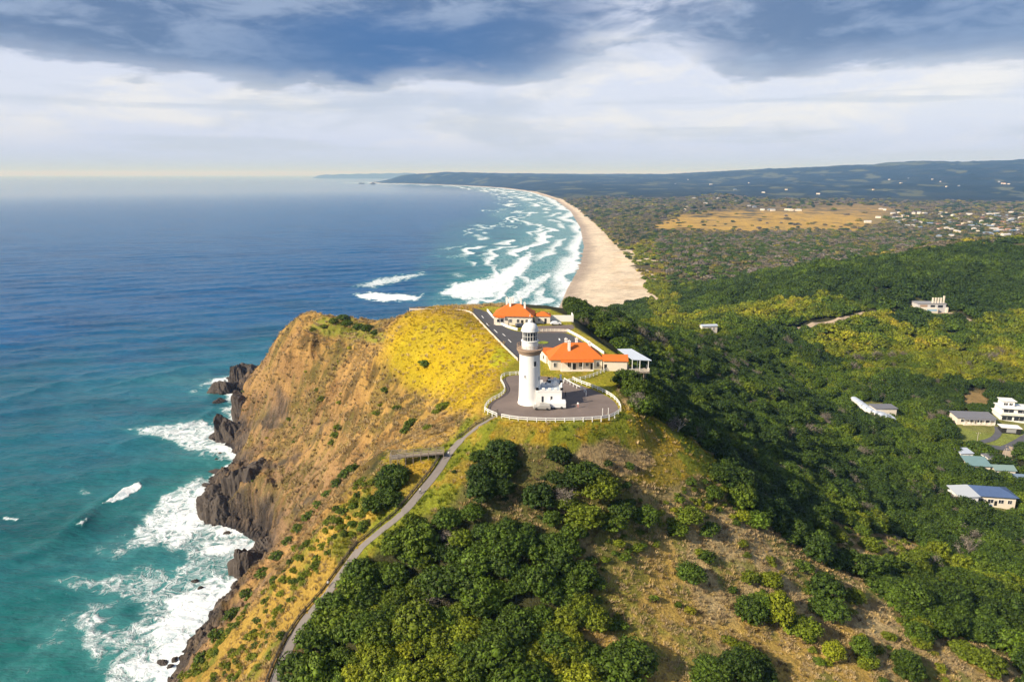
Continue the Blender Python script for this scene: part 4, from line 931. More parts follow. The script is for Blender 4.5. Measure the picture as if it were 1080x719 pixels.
# ------------------------------------------------------------------ paved surfaces
M_ASPH = mat('asphalt', (.075, .074, .080), .9, var=.25, vscale=.6, bump=.3, bscale=6)
M_PAVE = mat('pavement', (.175, .138, .122), .9, var=.42, vscale=.16, bump=.2, bscale=5)
M_PATH = mat('path_concrete', (.19, .168, .155), .9, var=.25, vscale=.8, bump=.2)
M_SANDP = mat('pale_track', (.42, .33, .23), .95, var=.25, vscale=.3)
M_WHITE = mat('white_paint', (.80, .79, .76), .55, var=.05, vscale=1.5)
M_WALLW = mat('whitewashed_wall', (.82, .80, .77), .8, var=.07, vscale=.9, bump=.15, bscale=3)
M_CREAM = mat('cream_render', (.74, .66, .55), .85, var=.10, vscale=.8)
M_TILE = mat('orange_tiles', (.58, .145, .022), .75, var=.22, vscale=1.4)
M_GLASS = mat('dark_glass', (.03, .035, .045), .12, spec=.6)
M_DARK = mat('dark_paint', (.03, .03, .03), .5)
M_GREYP = mat('grey_paint', (.30, .30, .31), .6, var=.1)
M_STONE = mat('brown_stone', (.34, .24, .17), .85, var=.2, vscale=2)
M_WOOD = mat('weathered_timber', (.27, .22, .17), .85, var=.3, vscale=3)
M_DWOOD = mat('dark_timber', (.10, .085, .065), .85, var=.3, vscale=3)
M_METALR = mat('pale_sheet_metal', (.44, .49, .58), .45, var=.08, vscale=.8)
M_BLUEROOF = mat('blue_steel_roof', (.075, .12, .24), .5, var=.18, vscale=.6)
M_TEALROOF = mat('teal_steel_roof', (.16, .26, .27), .55, var=.15, vscale=.6)
M_GREYROOF = mat('grey_roof', (.17, .17, .19), .7, var=.2, vscale=.6)
M_BRASS = mat('lens_brass', (.45, .33, .16), .35, metal=.6)
def tri_sheet(name, poly, zf, m, lift, step=1.2):
    """a flat outlined sheet, subdivided on a grid so that it can follow the ground"""
    import bmesh
    bm = bmesh.new(); vs = [bm.verts.new((x, y, 0)) for x, y in poly]; bm.faces.new(vs)
    xs = [p[0] for p in poly]; ys = [p[1] for p in poly]
    if zf is not None and not isinstance(zf, (int, float)):
        for ax, lo, hi in ((0, min(xs), max(xs)), (1, min(ys), max(ys))):
            q = lo + step
            while q < hi:
                co = (q, 0, 0) if ax == 0 else (0, q, 0); no = (1, 0, 0) if ax == 0 else (0, 1, 0)
                bmesh.ops.bisect_plane(bm, geom=bm.verts[:] + bm.edges[:] + bm.faces[:], plane_co=co, plane_no=no); q += step
    bm.verts.ensure_lookup_table()
    P = np.array([v.co[:] for v in bm.verts]); z = zf(P[:, 0], P[:, 1]) if callable(zf) else np.full(len(P), zf)
    for v, q in zip(bm.verts, z): v.co.z = q + lift
    bmesh.ops.recalc_face_normals(bm, faces=bm.faces)
    for f in bm.faces:
        if f.normal.z < 0: f.normal_flip()
    me = bpy.data.meshes.new(name); bm.to_mesh(me); bm.free(); me.materials.append(m); o = bpy.data.objects.new(name, me); COL.objects.link(o); return o
def smooth_line(P, n=6, closed=False):
    P = [np.array(p, float) for p in P]; out = []
    m = len(P)
    for i in range(m if closed else m - 1):
        if closed: a, b, c_, d = P[(i-1) % m], P[i], P[(i+1) % m], P[(i+2) % m]
        else: a, b, c_, d = P[max(i-1, 0)], P[i], P[i+1], P[min(i+2, m-1)]
        for k in range(n):
            t = k / n; out.append(tuple(.5 * ((2*b) + (-a + c_) * t + (2*a - 5*b + 4*c_ - d) * t*t + (-a + 3*b - 3*c_ + d) * t**3)))
    if not closed: out.append(tuple(P[-1]))
    return out
def resample(P, step):
    P = [np.array(p, float) for p in P]; out = [P[0]]; acc = 0
    for a, b in zip(P[:-1], P[1:]):
        l = np.linalg.norm(b - a); 
        if l < 1e-6: continue
        while acc + l >= step:
            t = (step - acc) / l; a = a + (b - a) * t; out.append(a); l = np.linalg.norm(b - a); acc = 0
        acc += l
    if acc > step * .4: out.append(P[-1])
    return [tuple(p) for p in out]
def ribbon(name, P, wd, m, lift, zf=None, thick=0.0):
    P = [np.array(p[:2], float) for p in P]; V = []; F = []
    for i, p in enumerate(P):
        t = P[min(i+1, len(P)-1)] - P[max(i-1, 0)]; t /= np.linalg.norm(t); nn = np.array([-t[1], t[0]])
        for s in (-1, -.33, .33, 1):
            q = p + nn * s * wd / 2; V.append((q[0], q[1], (h1(q[0], q[1]) if zf is None else zf) + lift))
    for i in range(len(P) - 1):
        for k in range(3): a = i * 4 + k; F.append((a, a + 4, a + 5, a + 1))
    o = meshobj(name, V, F, m)
    for pl in o.data.polygons[:1]: flip = pl.normal.z < 0
    if flip: o.data.flip_normals()
    return o
def pz(L, z=94.0): return [W(a, b, z)[:2] for a, b in L]
pave = smooth_line(pz([(515,431),(524,437.5),(545,441),(575,442.5),(610,442),(638,440),(650,435),(652,430),(645,421),(630,413),(612,406),(600,402),(585,398),(560,396),(540,396),(531,400),(532,407),(534,412),(528,418),(518,424)]), 4, True)
tag(tri_sheet('pavement', pave, 94.0, M_PAVE, .03), kind='structure')
road_poly = pz([(499,330),(513,328.5),(521,336),(533,345),(546,349.5),(570,351),(597,351.5),(612,359),(622,367),(606,374),(585,370),(572,371),(560,380),(548,380),(534,366),(519,350.5),(508,338)])
tag(tri_sheet('road', smooth_line(road_poly, 3, True), 94.0, M_ASPH, .06), kind='structure')
apron = pz([(548,349),(552,344.5),(580,343.5),(604,342.5),(606,346),(597,351),(572,350.8)])
tag(tri_sheet('forecourt', apron, 94.0, M_PAVE, .045), kind='structure')
tag(ribbon('car_park', smooth_line(pz([(432,325.5),(450,324.6),(470,325.0),(490,325.5),(505,328.5)]), 4), 6.5, M_ASPH, .05, 94.0), kind='structure')
isl = W(573, 361.5, 94); tag(MB().lathe([(1.9, 94.0), (1.9, 94.2), (1.7, 94.24)], 20, isl[0], isl[1]).build('traffic_island', mat('island_grass', (.22, .26, .03), .9, var=.3)), kind='structure')
mk_ = MB()
for a, b, c_, d in ((513,341,516,344),(521,347.5,524.5,351),(530,352,533,354.5),(536,358,539,361),(508,333,510,335.5)):
    p = W(a, b, 94); q = W(c_, d, 94); v = np.array([q[0]-p[0], q[1]-p[1]]); v /= np.linalg.norm(v); nn = np.array([-v[1], v[0]]) * .16
    mk_.add([(p[0]+nn[0], p[1]+nn[1], 94.066), (p[0]-nn[0], p[1]-nn[1], 94.066), (q[0]-nn[0], q[1]-nn[1], 94.066), (q[0]+nn[0], q[1]+nn[1], 94.066)], [(0, 1, 2, 3)])
p = W(590, 358, 94); mk_.box(p[0]-.25, p[0]+.25, p[1]-1.6, p[1]+1.6, 94.062, 94.067)
tag(mk_.build('road_markings', M_WHITE), kind='structure')
pathS = resample(smooth_line([p[:2] for p in path_pts], 6), 1.2)
tag(ribbon('path', pathS, 2.15, M_PATH, .09), kind='structure')
# ------------------------------------------------------------------ fences
def fence(name, P, m, label, group=None, hgt=1.05, step=2.4, rails=(.45, .98), post=.15, rail=.09, zf=None, mesh=False):
    P = resample(P, step); Q = [(p[0], p[1], (zf if zf is not None else h1(p[0], p[1]))) for p in P]
    e = empty(name, Q[0]); tag(e, label, 'fence', group); o0 = np.array(Q[0]); pm = None
    for q in Q[:100]:
        if pm is None: po = MB().box(-post/2, post/2, -post/2, post/2, -.4, hgt).build('post', m, e); pm = po.data
        else: po = bpy.data.objects.new('post', pm); COL.objects.link(po); po.parent = e
        po.location = tuple(np.array(q) - o0)
    for r in rails:
        b = MB()
        for a, c_ in zip(Q[:-1], Q[1:]):
            b.bar(np.array(a) - o0 + (0, 0, r), np.array(c_) - o0 + (0, 0, r), rail * .6, rail * 1.5)
        b.build('rail', m, e)
    if mesh:
        b = MB(); g = random.Random(4)
        for a, c_ in zip(Q[:-1], Q[1:]):
            for r in (.2, .33, .6, .75): b.bar(np.array(a) - o0 + (0, 0, r), np.array(c_) - o0 + (0, 0, r), .05)
        b.build('wire', m, e)
    return e
Zp = 94.0
fence('white_fence', smooth_line(pz([(529,440.5),(545,443.3),(575,444.8),(612,444.2),(640,442),(652,436.5),(654.5,430.5),(647,420.5),(631,411.5),(612,404.5),(603,400)]), 6), M_WHITE, 'long white post and rail fence curving round the near and right forecourt edge', 'white fences', zf=Zp, step=2.3, rails=(.5, 1.0), post=.22, rail=.13)
fence('white_fence', smooth_line(pz([(524,439.5),(513,434.5),(511.5,431),(517,424),(528,418),(532.5,412),(530.5,406),(528,401),(532,396.5),(547,395)]), 6), M_WHITE, 'white post and rail fence winding along the left forecourt edge above the cliff', 'white fences', zf=Zp, step=1.9, rails=(.5, 1.0), post=.22, rail=.12)
fence('white_fence', smooth_line(pz([(595,402),(606,408.5),(617,414),(618,418)]), 5), M_WHITE, 'short white rail on the forecourt right of the lighthouse annex', 'white fences', zf=Zp, step=1.9, rails=(1.0,), post=.2, rail=.14)
fence('white_fence', smooth_line(pz([(594,404),(606,402),(620,399),(634,393.5),(647,388.5)]), 5), M_WHITE, 'white post and rail fence along the lawn below the front cottage', 'white fences', zf=Zp, step=2.0, rails=(.45, .95), post=.24, rail=.12)
fence('road_fence', smooth_line(pz([(432,327.3),(460,327.8),(485,328.5),(497,331),(507,341),(518,352.5),(532,367),(546,380.5)]), 5), mat('bleached_rail', (.66, .58, .50), .8, var=.15), 'pale rail along the road edge above the yellow grass slope', 'white fences', zf=Zp, step=2.6, rails=(.35, .75), post=.25, rail=.22)
fence('white_fence', smooth_line(pz([(599,350),(612,357),(625,365.5),(637,374)]), 5), M_WHITE, 'cream picket fence running right from the turning circle towards the orange roofed shed', 'white fences', zf=Zp, step=1.6, rails=(.3, .6, .95), post=.3, rail=.2)
fence('white_fence', smooth_line(pz([(568,349.8),(583,349.4),(598,349.8)]), 5), M_CREAM, 'cream rail between the rear forecourt and the turning circle', 'white fences', zf=Zp, step=1.6, rails=(.3, .8), post=.3, rail=.2)
wl = resample(smooth_line(pz([(514,328),(520,335),(531,343.5),(546,348.5)]), 5), 1.5); b = MB()
for a, c_ in zip(wl[:-1], wl[1:]): b.bar((a[0], a[1], Zp + .45), (c_[0], c_[1], Zp + .45), .4, 1.0)
tag(b.build('garden_wall', M_WALLW), 'low whitewashed wall between the road and the rear cottage', 'wall')
# the walking path's timber fence on its left side and the branch to the lookout
def offset(P, d):
    P = [np.array(p[:2]) for p in P]; out = []
    for i in range(len(P)):
        t = P[min(i+1, len(P)-1)] - P[max(i-1, 0)]; t /= np.linalg.norm(t); out.append(tuple(P[i] + np.array([-t[1], t[0]]) * d))
    return out
lf = offset(pathS, -1.65); iJ = min(range(len(lf)), key=lambda i: math.dist(lf[i], W(468, 480, 85)[:2]))
fence('path_fence', lf[:max(3, iJ - 3)], M_DWOOD, 'dark timber fence on the left of the walking path, upper stretch between lighthouse and lookout', 'path fences', hgt=1.15, step=1.9, rails=(.5, 1.05), post=.16, rail=.10, mesh=True)
fence('path_fence', lf[iJ:], M_DWOOD, 'dark timber fence on the left of the walking path, long stretch below the lookout branch', 'path fences', hgt=1.15, step=1.9, rails=(.5, 1.05), post=.16, rail=.10, mesh=True)
# boardwalk lookout
def lookout():
    A = np.array(W(468, 477, 85.6)); B = np.array(W(412, 482, 84.6)); e = empty('boardwalk', tuple(A)); tag(e, 'weathered timber boardwalk with rails leading left from the path to a cliff lookout', 'boardwalk')
    d = B - A; d[2] = 0; l = np.linalg.norm(d); d /= l; nn = np.array([-d[1], d[0], 0]); sl = (B - A) / l
    deck = MB(); n = int(l / .3)
    for i in range(n):
        p = sl * (i * .3); wd = 1.0 if i < n - 9 else 1.7
        deck.bar(p - nn * wd, p + nn * wd, .26, .06)
    deck.build('deck', M_WOOD, e)
    bm_ = MB()
    for s in (-.8, .8): bm_.bar(nn * s - np.array([0, 0, .14]), sl * l + nn * s - np.array([0, 0, .14]), .12, .18)
    bm_.build('joists', M_WOOD, e)
    pm = MB().box(-.07, .07, -.07, .07, -3.0, 1.15).build('post', M_WOOD, e); pl = []
    k = int(l / 1.8)
    for i in range(k + 1):
        for s in (-1, 1):
            wd = 1.05 if i < k - 1 else 1.7
            pl.append(sl * (i * l / k) + nn * s * wd)
    pl.append(sl * l + sl * .1)
    for i, p in enumerate(pl):
        o = pm if i == 0 else bpy.data.objects.new('post', pm.data)
        if i: COL.objects.link(o); o.parent = e
        o.location = tuple(p)
    for s in (-1, 1):
        b = MB()
        for i in range(k):
            a = sl * (i * l / k) + nn * s * (1.05 if i < k - 1 else 1.7); c_ = sl * ((i+1) * l / k) + nn * s * (1.05 if i + 1 < k - 1 else 1.7)
            for r in (.35, .7, 1.1): b.bar(a + (0, 0, r), c_ + (0, 0, r), .06, .13)
        if s == 1:
            for r in (.35, .7, 1.1): b.bar(sl * l + nn * 1.7 + (0, 0, r), sl * l - nn * 1.7 + (0, 0, r), .06, .13)
        b.build('handrail', mat('handrail_timber', (.34, .29, .24), .8, var=.2) if s == 1 else M_WOOD, e)
lookout()
# ------------------------------------------------------------------ the lighthouse
def lighthouse():
    x, y, _ = W(558.5, 424.5, 94); e = empty('lighthouse', (x, y, 94.0)); e.scale = (1.0, 1.0, 1.05); tag(e, 'tall white round lighthouse with domed lantern, brown gallery and low battlemented annex', 'lighthouse')
    t = MB().lathe([(3.15, -.3), (3.15, .25), (3.0, .35), (2.88, 2), (2.78, 6), (2.72, 10), (2.70, 13.0), (2.72, 13.1)], 56).build('tower', M_WALLW, e, True)
    MB().lathe([(2.76, 12.9), (3.0, 13.15), (3.0, 13.35), (3.2, 13.6), (3.35, 13.9), (3.45, 13.95), (3.45, 14.25), (2.2, 14.26)], 56).build('gallery', M_STONE, e)
    g = MB(); 
    for r in (.45, .85, 1.15):
        for k in range(40): a, b_ = 2*math.pi*k/40, 2*math.pi*(k+1)/40; g.bar((3.38*math.cos(a), 3.38*math.sin(a), 14.25 + r), (3.38*math.cos(b_), 3.38*math.sin(b_), 14.25 + r), .05)
    for k in range(20): a = 2*math.pi*k/20; g.bar((3.38*math.cos(a), 3.38*math.sin(a), 14.25), (3.38*math.cos(a), 3.38*math.sin(a), 15.42), .07)
    g.build('gallery_railing', M_STONE, e)
    MB().lathe([(2.15, 14.2), (2.15, 16.1), (2.3, 16.15), (2.3, 16.35), (2.0, 16.4)], 48).build('lantern_base', M_WALLW, e)
    MB().lathe([(1.84, 16.36), (1.84, 18.7)], 24).build('lantern_glazing', M_GLASS, e)
    MB().lathe([(.9, 16.4), (1.15, 17.2), (.9, 18.2)], 16).build('lens', M_BRASS, e, True)
    fr = MB()
    for k in range(16): a = 2*math.pi*k/16; fr.bar((1.9*math.cos(a), 1.9*math.sin(a), 16.36), (1.9*math.cos(a), 1.9*math.sin(a), 18.72), .11)
    for z in (17.5,):
        for k in range(16): a, b_ = 2*math.pi*k/16, 2*math.pi*(k+1)/16; fr.bar((1.9*math.cos(a), 1.9*math.sin(a), z), (1.9*math.cos(b_), 1.9*math.sin(b_), z), .07)
    fr.build('lantern_frame', M_WHITE, e)
    d = MB().lathe([(2.32, 18.66), (2.36, 18.75), (2.2, 18.95)] + [(2.2*math.cos(a), 18.95 + 1.9*math.sin(a)) for a in np.linspace(.1, 1.42, 9)] + [(.42, 20.86), (.5, 20.95), (.5, 21.3), (.3, 21.5), (.1, 21.6)], 48).build('dome', M_WALLW, e, True)
    MB().lathe([(.05, 21.5), (.05, 22.3), (.16, 22.4), (.16, 22.5), (.03, 22.6), (.02, 23.1)], 12).build('vent_finial', M_WHITE, d, True)
    for ang, z, h in ((-62, 10.2, 1.2), (-118, 7.2, .7), (-120, 3.0, .7), (-30, 6.4, .9)):
        a = R(ang); r = 2.74; c_, s_ = math.cos(a), math.sin(a)
        def P(u, v, o_): return (c_ * (r + o_) - s_ * u, s_ * (r + o_) + c_ * u, z + v)
        m1 = MB().add([P(-.3, 0, -.25), P(.3, 0, -.25), P(.3, h, -.25), P(-.3, h, -.25), P(-.3, 0, .06), P(.3, 0, .06), P(.3, h, .06), P(-.3, h, .06)], [(0,3,2,1),(4,5,6,7),(0,1,5,4),(1,2,6,5),(2,3,7,6),(3,0,4,7)])
        wdw = m1.build('window', M_GLASS if z > 8 else M_GREYP, e)
        m2 = MB().add([P(-.42, -.14, -.2), P(.42, -.14, -.2), P(.42, -.02, -.2), P(-.42, -.02, -.2), P(-.42, -.14, .16), P(.42, -.14, .16), P(.42, -.02, .16), P(-.42, -.02, .16)], [(0,3,2,1),(4,5,6,7),(0,1,5,4),(1,2,6,5),(2,3,7,6),(3,0,4,7)]).build('sill', M_WALLW, wdw)
    # annex: a lobby with two wings right of the tower
    an = MB().box(1.6, 8.3, -3.2, 1.4, -.3, 3.9).box(5.2, 8.6, 1.42, 4.6, -.3, 4.4).box(1.5, 5.18, 1.42, 5.6, -.3, 3.4)
    an.build('annex', M_WALLW, e)
    pr = MB()
    def cren(x0, x1, y0, y1, z, step=1.4):
        for (a, b_, c0, d0) in ((x0, x1, y0, y0), (x0, x1, y1, y1), (x0, x0, y0, y1), (x1, x1, y0, y1)):
            pr.bar((a, c0, z + .15), (b_, d0, z + .15), .34, .5); l = math.hypot(b_ - a, d0 - c0); n = max(2, int(l / step))
            for k in range(n + 1):
                px_, py_ = a + (b_ - a) * k / n, c0 + (d0 - c0) * k / n
                pr.box(px_ - .36, px_ + .36, py_ - .21, py_ + .21, z + .41, z + .95)
    cren(1.9, 8.25, -3.1, 1.3, 3.9); cren(5.35, 8.5, 1.55, 4.5, 4.41); cren(1.7, 5.1, 1.9, 5.5, 3.4)
    pr.build('parapet', M_WALLW, e)
    MB().box(2.2, 7.9, -2.8, 1.1, 3.9, 3.96).box(2.0, 4.8, 2.1, 5.3, 3.4, 3.46).build('flat_roof', mat('blue_grey_roof', (.42, .48, .55), .6, var=.15), e)
    for xx in (3.3, 5.6):
        wd_ = MB().box(xx - .25, xx + .25, -3.25, -3.17, 1.2, 2.7).build('window', M_GLASS, e); MB().box(xx - .4, xx + .4, -3.32, -3.2, 1.02, 1.17).build('sill', M_WALLW, wd_)
    dr = MB().box(8.25, 8.36, -2.0, -.9, 0, 2.3).build('door', M_GREYP, e); MB().box(8.34, 8.42, -1.15, -1.05, 1.0, 1.15).build('handle', M_BRASS, dr)
    MB().box(8.3, 9.3, -2.3, -.6, -.2, .18).build('step', M_STONE, e)
    for (u_, v_) in ((8.25, -3.1), (8.5, 4.5)): MB().lathe([(.3, 4.9), (.34, 5.3), (.12, 5.6), (.3, 5.8), (.3, 6.05), (.1, 6.2)], 14, u_, v_).build('turret_finial', M_WALLW, e, True)
    return e
lighthouse()
# ------------------------------------------------------------------ houses
def house(name, loc, rz, w, d, h, roof, mw, mr, label, cat='house', rise=2.4, over=.6, wins=(), chim=(), doors=(), verandah=None, group=None, side_wins=(), base=1.5, loc_z=None):
    """box walls with openings set in, hip / gable / skillion / flat roof; front faces -Y"""
    e = empty(name, loc, rz); tag(e, label, cat, group)
    MB().box(-w/2, w/2, -d/2, d/2, -base, h).build('wall', mw, e)
    o = over; a, b_ = w/2 + o, d/2 + o; m = MB()
    if roof == 'hip':
        r = max(.1, a - b_); z0, z1 = h + .02, h + rise
        m.add([(-a,-b_,z0),(a,-b_,z0),(a,b_,z0),(-a,b_,z0),(-a,-b_,z0+.16),(a,-b_,z0+.16),(a,b_,z0+.16),(-a,b_,z0+.16),(-r,0,z1),(r,0,z1)], [(0,3,2,1),(0,1,5,4),(1,2,6,5),(2,3,7,6),(3,0,4,7),(4,5,9,8),(5,6,9),(6,7,8,9),(7,4,8)])
    elif roof == 'gable':
        z0, z1 = h + .02, h + rise
        m.add([(-a,-b_,z0),(a,-b_,z0),(a,0,z1),(-a,0,z1),(-a,b_,z0),(a,b_,z0),(-a,-b_,z0+.2),(a,-b_,z0+.2),(a,0,z1+.2),(-a,0,z1+.2),(-a,b_,z0+.2),(a,b_,z0+.2)], [(0,3,2,1),(3,4,5,2),(6,7,8,9),(9,8,11,10),(0,1,7,6),(4,10,11,5),(0,6,9,3),(3,9,10,4),(1,2,8,7),(2,5,11,8)])
        g = MB(); 
        for s in (-1, 1): g.add([(s*w/2, -d/2, h), (s*w/2, d/2, h), (s*w/2, 0, h + rise - .1)], [(0, 1, 2)])
        g.build('gable', mw, e)
    elif roof == 'skillion': m.add([(-a,-b_,h+.02),(a,-b_,h+.02),(a,b_,h+rise),(-a,b_,h+rise),(-a,-b_,h+.2),(a,-b_,h+.2),(a,b_,h+rise+.2),(-a,b_,h+rise+.2)], [(0,3,2,1),(4,5,6,7),(0,1,5,4),(1,2,6,5),(2,3,7,6),(3,0,4,7)])
    else: m.box(-a, a, -b_, b_, h + .01, h + .3)
    rf = m.build('roof', mr, e)
    for (cx, cy, ch) in chim:
        q = MB().box(cx-.38, cx+.38, cy-.38, cy+.38, h + .3, h + ch).box(cx-.48, cx+.48, cy-.48, cy+.48, h + ch + .003, h + ch + .22).build('chimney', M_WALLW, rf); MB().lathe([(.17, h+ch+.23), (.14, h+ch+.6)], 10, cx, cy).build('chimney_pot', M_CREAM, q)
    for (x, z, ww, hh) in wins:
        q = MB().box(x-ww/2, x+ww/2, -d/2-.05, -d/2+.1, z, z+hh).build('window', M_GLASS, e); f = MB()
        for (x0, x1, z0, z1) in ((x-ww/2-.1, x-ww/2, z-.1, z+hh+.1), (x+ww/2, x+ww/2+.1, z-.1, z+hh+.1), (x-ww/2, x+ww/2, z+hh, z+hh+.1), (x-ww/2, x+ww/2, z-.12, z), (x-.03, x+.03, z, z+hh)): f.box(x0, x1, -d/2-.1, -d/2-.003, z0, z1)
        f.build('frame', M_WHITE, q)
    for (s, y, z, ww, hh) in side_wins:
        MB().box(s*w/2-.05, s*w/2+.05, y-ww/2, y+ww/2, z, z+hh).build('window', M_GLASS, e)
    for (x, ww, hh, mm) in doors:
        q = MB().box(x-ww/2, x+ww/2, -d/2-.06, -d/2+.1, 0, hh).build('door', mm, e); MB().box(x+ww/2-.15, x+ww/2-.08, -d/2-.12, -d/2-.06, 1, 1.12).build('handle', M_BRASS, q)
    if verandah:
        x0, x1, dp = verandah; vm = MB().add([(x0,-d/2-dp,h-.45),(x1,-d/2-dp,h-.45),(x1,-d/2-.02,h+.0),(x0,-d/2-.02,h+.0),(x0,-d/2-dp,h-.33),(x1,-d/2-dp,h-.33),(x1,-d/2-.02,h+.12),(x0,-d/2-.02,h+.12)], [(0,3,2,1),(4,5,6,7),(0,1,5,4),(1,2,6,5),(2,3,7,6),(3,0,4,7)]).build('verandah_roof', mr, e)
        MB().box(x0, x1, -d/2-dp, -d/2-.02, -base, .12).build('verandah_floor', M_CREAM, e); n = max(2, int((x1-x0)/2.6)); pm = None
        for k in range(n + 1):
            xx = x0 + .15 + (x1 - x0 - .3) * k / n
            if pm is None: po = MB().box(-.08, .08, -.08, .08, .1, h-.42).build('verandah_post', M_WHITE, e); pm = po.data
            else: po = bpy.data.objects.new('verandah_post', pm); COL.objects.link(po); po.parent = e
            po.location = (xx, -d/2-dp+.15, 0)
    return e
# front cottage
x, y, _ = W(607, 390.5, 94)
house('keepers_cottage', (x, y + 5.2, 94), R(3), 16.2, 9.4, 3.3, 'hip', M_CREAM, M_TILE, 'front keepers cottage with orange hip roof and cream walls right of the lighthouse', 'cottage', rise=4.3, over=.5,
      wins=((-6.6, 1.0, .9, 1.4), (-2.2, 1.0, 1.0, 1.4), (1.4, 1.0, 1.0, 1.4), (3.4, 1.2, .8, 1.1), (6.8, 1.0, .8, 1.6)), chim=((-2.4, 2.4, 4.8), (-2.0, -2.2, 5.2), (1.0, 2.6, 4.8), (4.6, -.6, 4.4)), doors=((-.6, 1.0, 2.1, M_DARK), (4.9, .9, 2.1, M_DARK)), verandah=(-5.0, 5.2, 1.7), side_wins=((-1, -2, 1, 1, 1.4), (-1, 2, 1, 1, 1.4)))
x, y, _ = W(571.5, 383, 94)
house('cottage_wing', (x + 1.6, y + 4.2, 94), R(20), 3.6, 8.5, 2.8, 'gable', M_CREAM, M_TILE, 'narrow cream wing with orange roof against the left end of the front cottage', 'cottage', rise=.9, over=.3, wins=((0, 1, .8, 1.1),), side_wins=((-1, -2, 1, .8, 1.1), (-1, 1.2, 1, .8, 1.1)))
x, y, _ = W(649.5, 391.5, 94)
house('shed', (x, y + 2.8, 94), R(-4), 7.2, 5.0, 3.1, 'gable', M_CREAM, M_TILE, 'blank cream outbuilding with small orange roof between the front cottage and the open pavilion', 'shed', rise=1.4, over=.35, doors=((-3.0, .8, 2.1, M_DARK),))
# pavilion
def pavilion():
    x, y, _ = W(673, 391.5, 94); e = empty('pavilion', (x, y, 94)); tag(e, 'open lookout pavilion with pale sheet roof on white posts, raised on stilts among the trees', 'pavilion')
    rf = MB().add([(-5.6, 6.6, 5.3), (-1.2, 6.8, 5.3), (3.9, -.6, 3.5), (-2.0, -.2, 3.7), (-5.6, 6.6, 5.45), (-1.2, 6.8, 5.45), (3.9, -.6, 3.65), (-2.0, -.2, 3.85)], [(0,1,2,3),(7,6,5,4),(0,4,5,1),(1,5,6,2),(2,6,7,3),(3,7,4,0)]).build('roof', M_METALR, e)
    rb = MB()
    for k in range(11):
        t = k / 10; a = np.array([-5.6 + 4.4*t, 6.6 + .2*t, 5.47]); b_ = np.array([-2.0 + 5.9*t, -.2 - .4*t, 3.87 - .2*t]); rb.bar(a, b_, .05, .07)
    rb.build('roof_rib', M_METALR, rf)
    MB().box(-3.0, 3.4, -1.2, 4.2, -.25, 0).build('deck', M_WOOD, e)
    for (a, b_, h) in ((-1.9, 0, 3.75), (.4, -.2, 3.65), (3.0, -.3, 3.5), (-2.6, 3.8, 4.6), (.4, 3.8, 4.5)): MB().box(a-.1, a+.1, b_-.1, b_+.1, 0, h).build('post', M_WHITE, e)
    g = MB(); P = [(-2.9, -1.1), (3.3, -1.1), (3.3, 4.1)]
    for a, b_ in zip(P[:-1], P[1:]):
        for z in (.3, .6, 1.0): g.bar((*a, z), (*b_, z), .1, .16)
        n = 6
        for k in range(n + 1): g.bar((a[0]+(b_[0]-a[0])*k/n, a[1]+(b_[1]-a[1])*k/n, -.1), (a[0]+(b_[0]-a[0])*k/n, a[1]+(b_[1]-a[1])*k/n, 1.0), .1)
    g.build('railing', M_CREAM, e)
    for (a, b_) in ((-1.0, -.8), (1.6, -.8), (1.0, 3.6), (3.0, 3.6)): MB().box(a-.13, a+.13, b_-.13, b_+.13, -9, -.26).build('stilt', M_WOOD, e)
    MB().box(-.6, .8, .6, 1.3, .68, .75).box(-.5, -.4, .9, 1.0, 0, .68).box(.6, .7, .9, 1.0, 0, .68).build('table', M_WOOD, e)
pavilion()
# rear cottage
x, y, _ = W(541, 343.5, 94)
house('keepers_cottage', (x + .6, y + 6.6, 94), R(-6), 15.5, 11, 3.6, 'hip', M_CREAM, M_TILE, 'rear keepers cottage with tall orange hip roof and four white chimneys behind the lighthouse', 'cottage', rise=4.2, over=.6,
      wins=((-5.2, 1.1, 2.6, 1.2), (-1.0, 1.1, 1, 1.4), (2.0, 1.1, 1, 1.4), (5.5, 1.1, .9, 1.4)), chim=((-3.4, 2.5, 6.0), (-1.6, -1.2, 6.4), (-1.0, 2.6, 6.0), (2.4, 2.6, 5.6), (4.4, -1.8, 4.8)), doors=((3.7, 1.0, 2.2, M_DARK),), verandah=(-7.0, -3.2, 1.2), side_wins=((-1, -3, 1, 1, 1.4), (-1, 0, 1, 1, 1.4), (-1, 3, 1, 1, 1.4)))
x, y, _ = W(572, 342, 94)
house('cottage_annex', (x + .3, y + 4.2, 94), R(-4), 6.2, 5.2, 2.9, 'hip', M_CREAM, M_TILE, 'small low cream building with orange roof joined to the right of the rear cottage', 'cottage', rise=1.6, over=.3, wins=((-1.4, 1, .8, 1.1),), doors=((1.2, .9, 2.1, M_DARK),))
x, y, _ = W(592, 339, 94)
b = MB().box(-5.2, 5.0, -.2, .2, -1, 2.6).box(4.6, 5.0, .2, 6, -1, 2.6).box(-5.2, -4.8, .2, 6, -1, 2.6); o = b.build('courtyard_wall', M_WALLW); o.location = (x, y, 94); tag(o, 'high whitewashed courtyard wall right of the rear cottage, below the dark trees', 'wall')
x, y, _ = W(468, 324, 94)
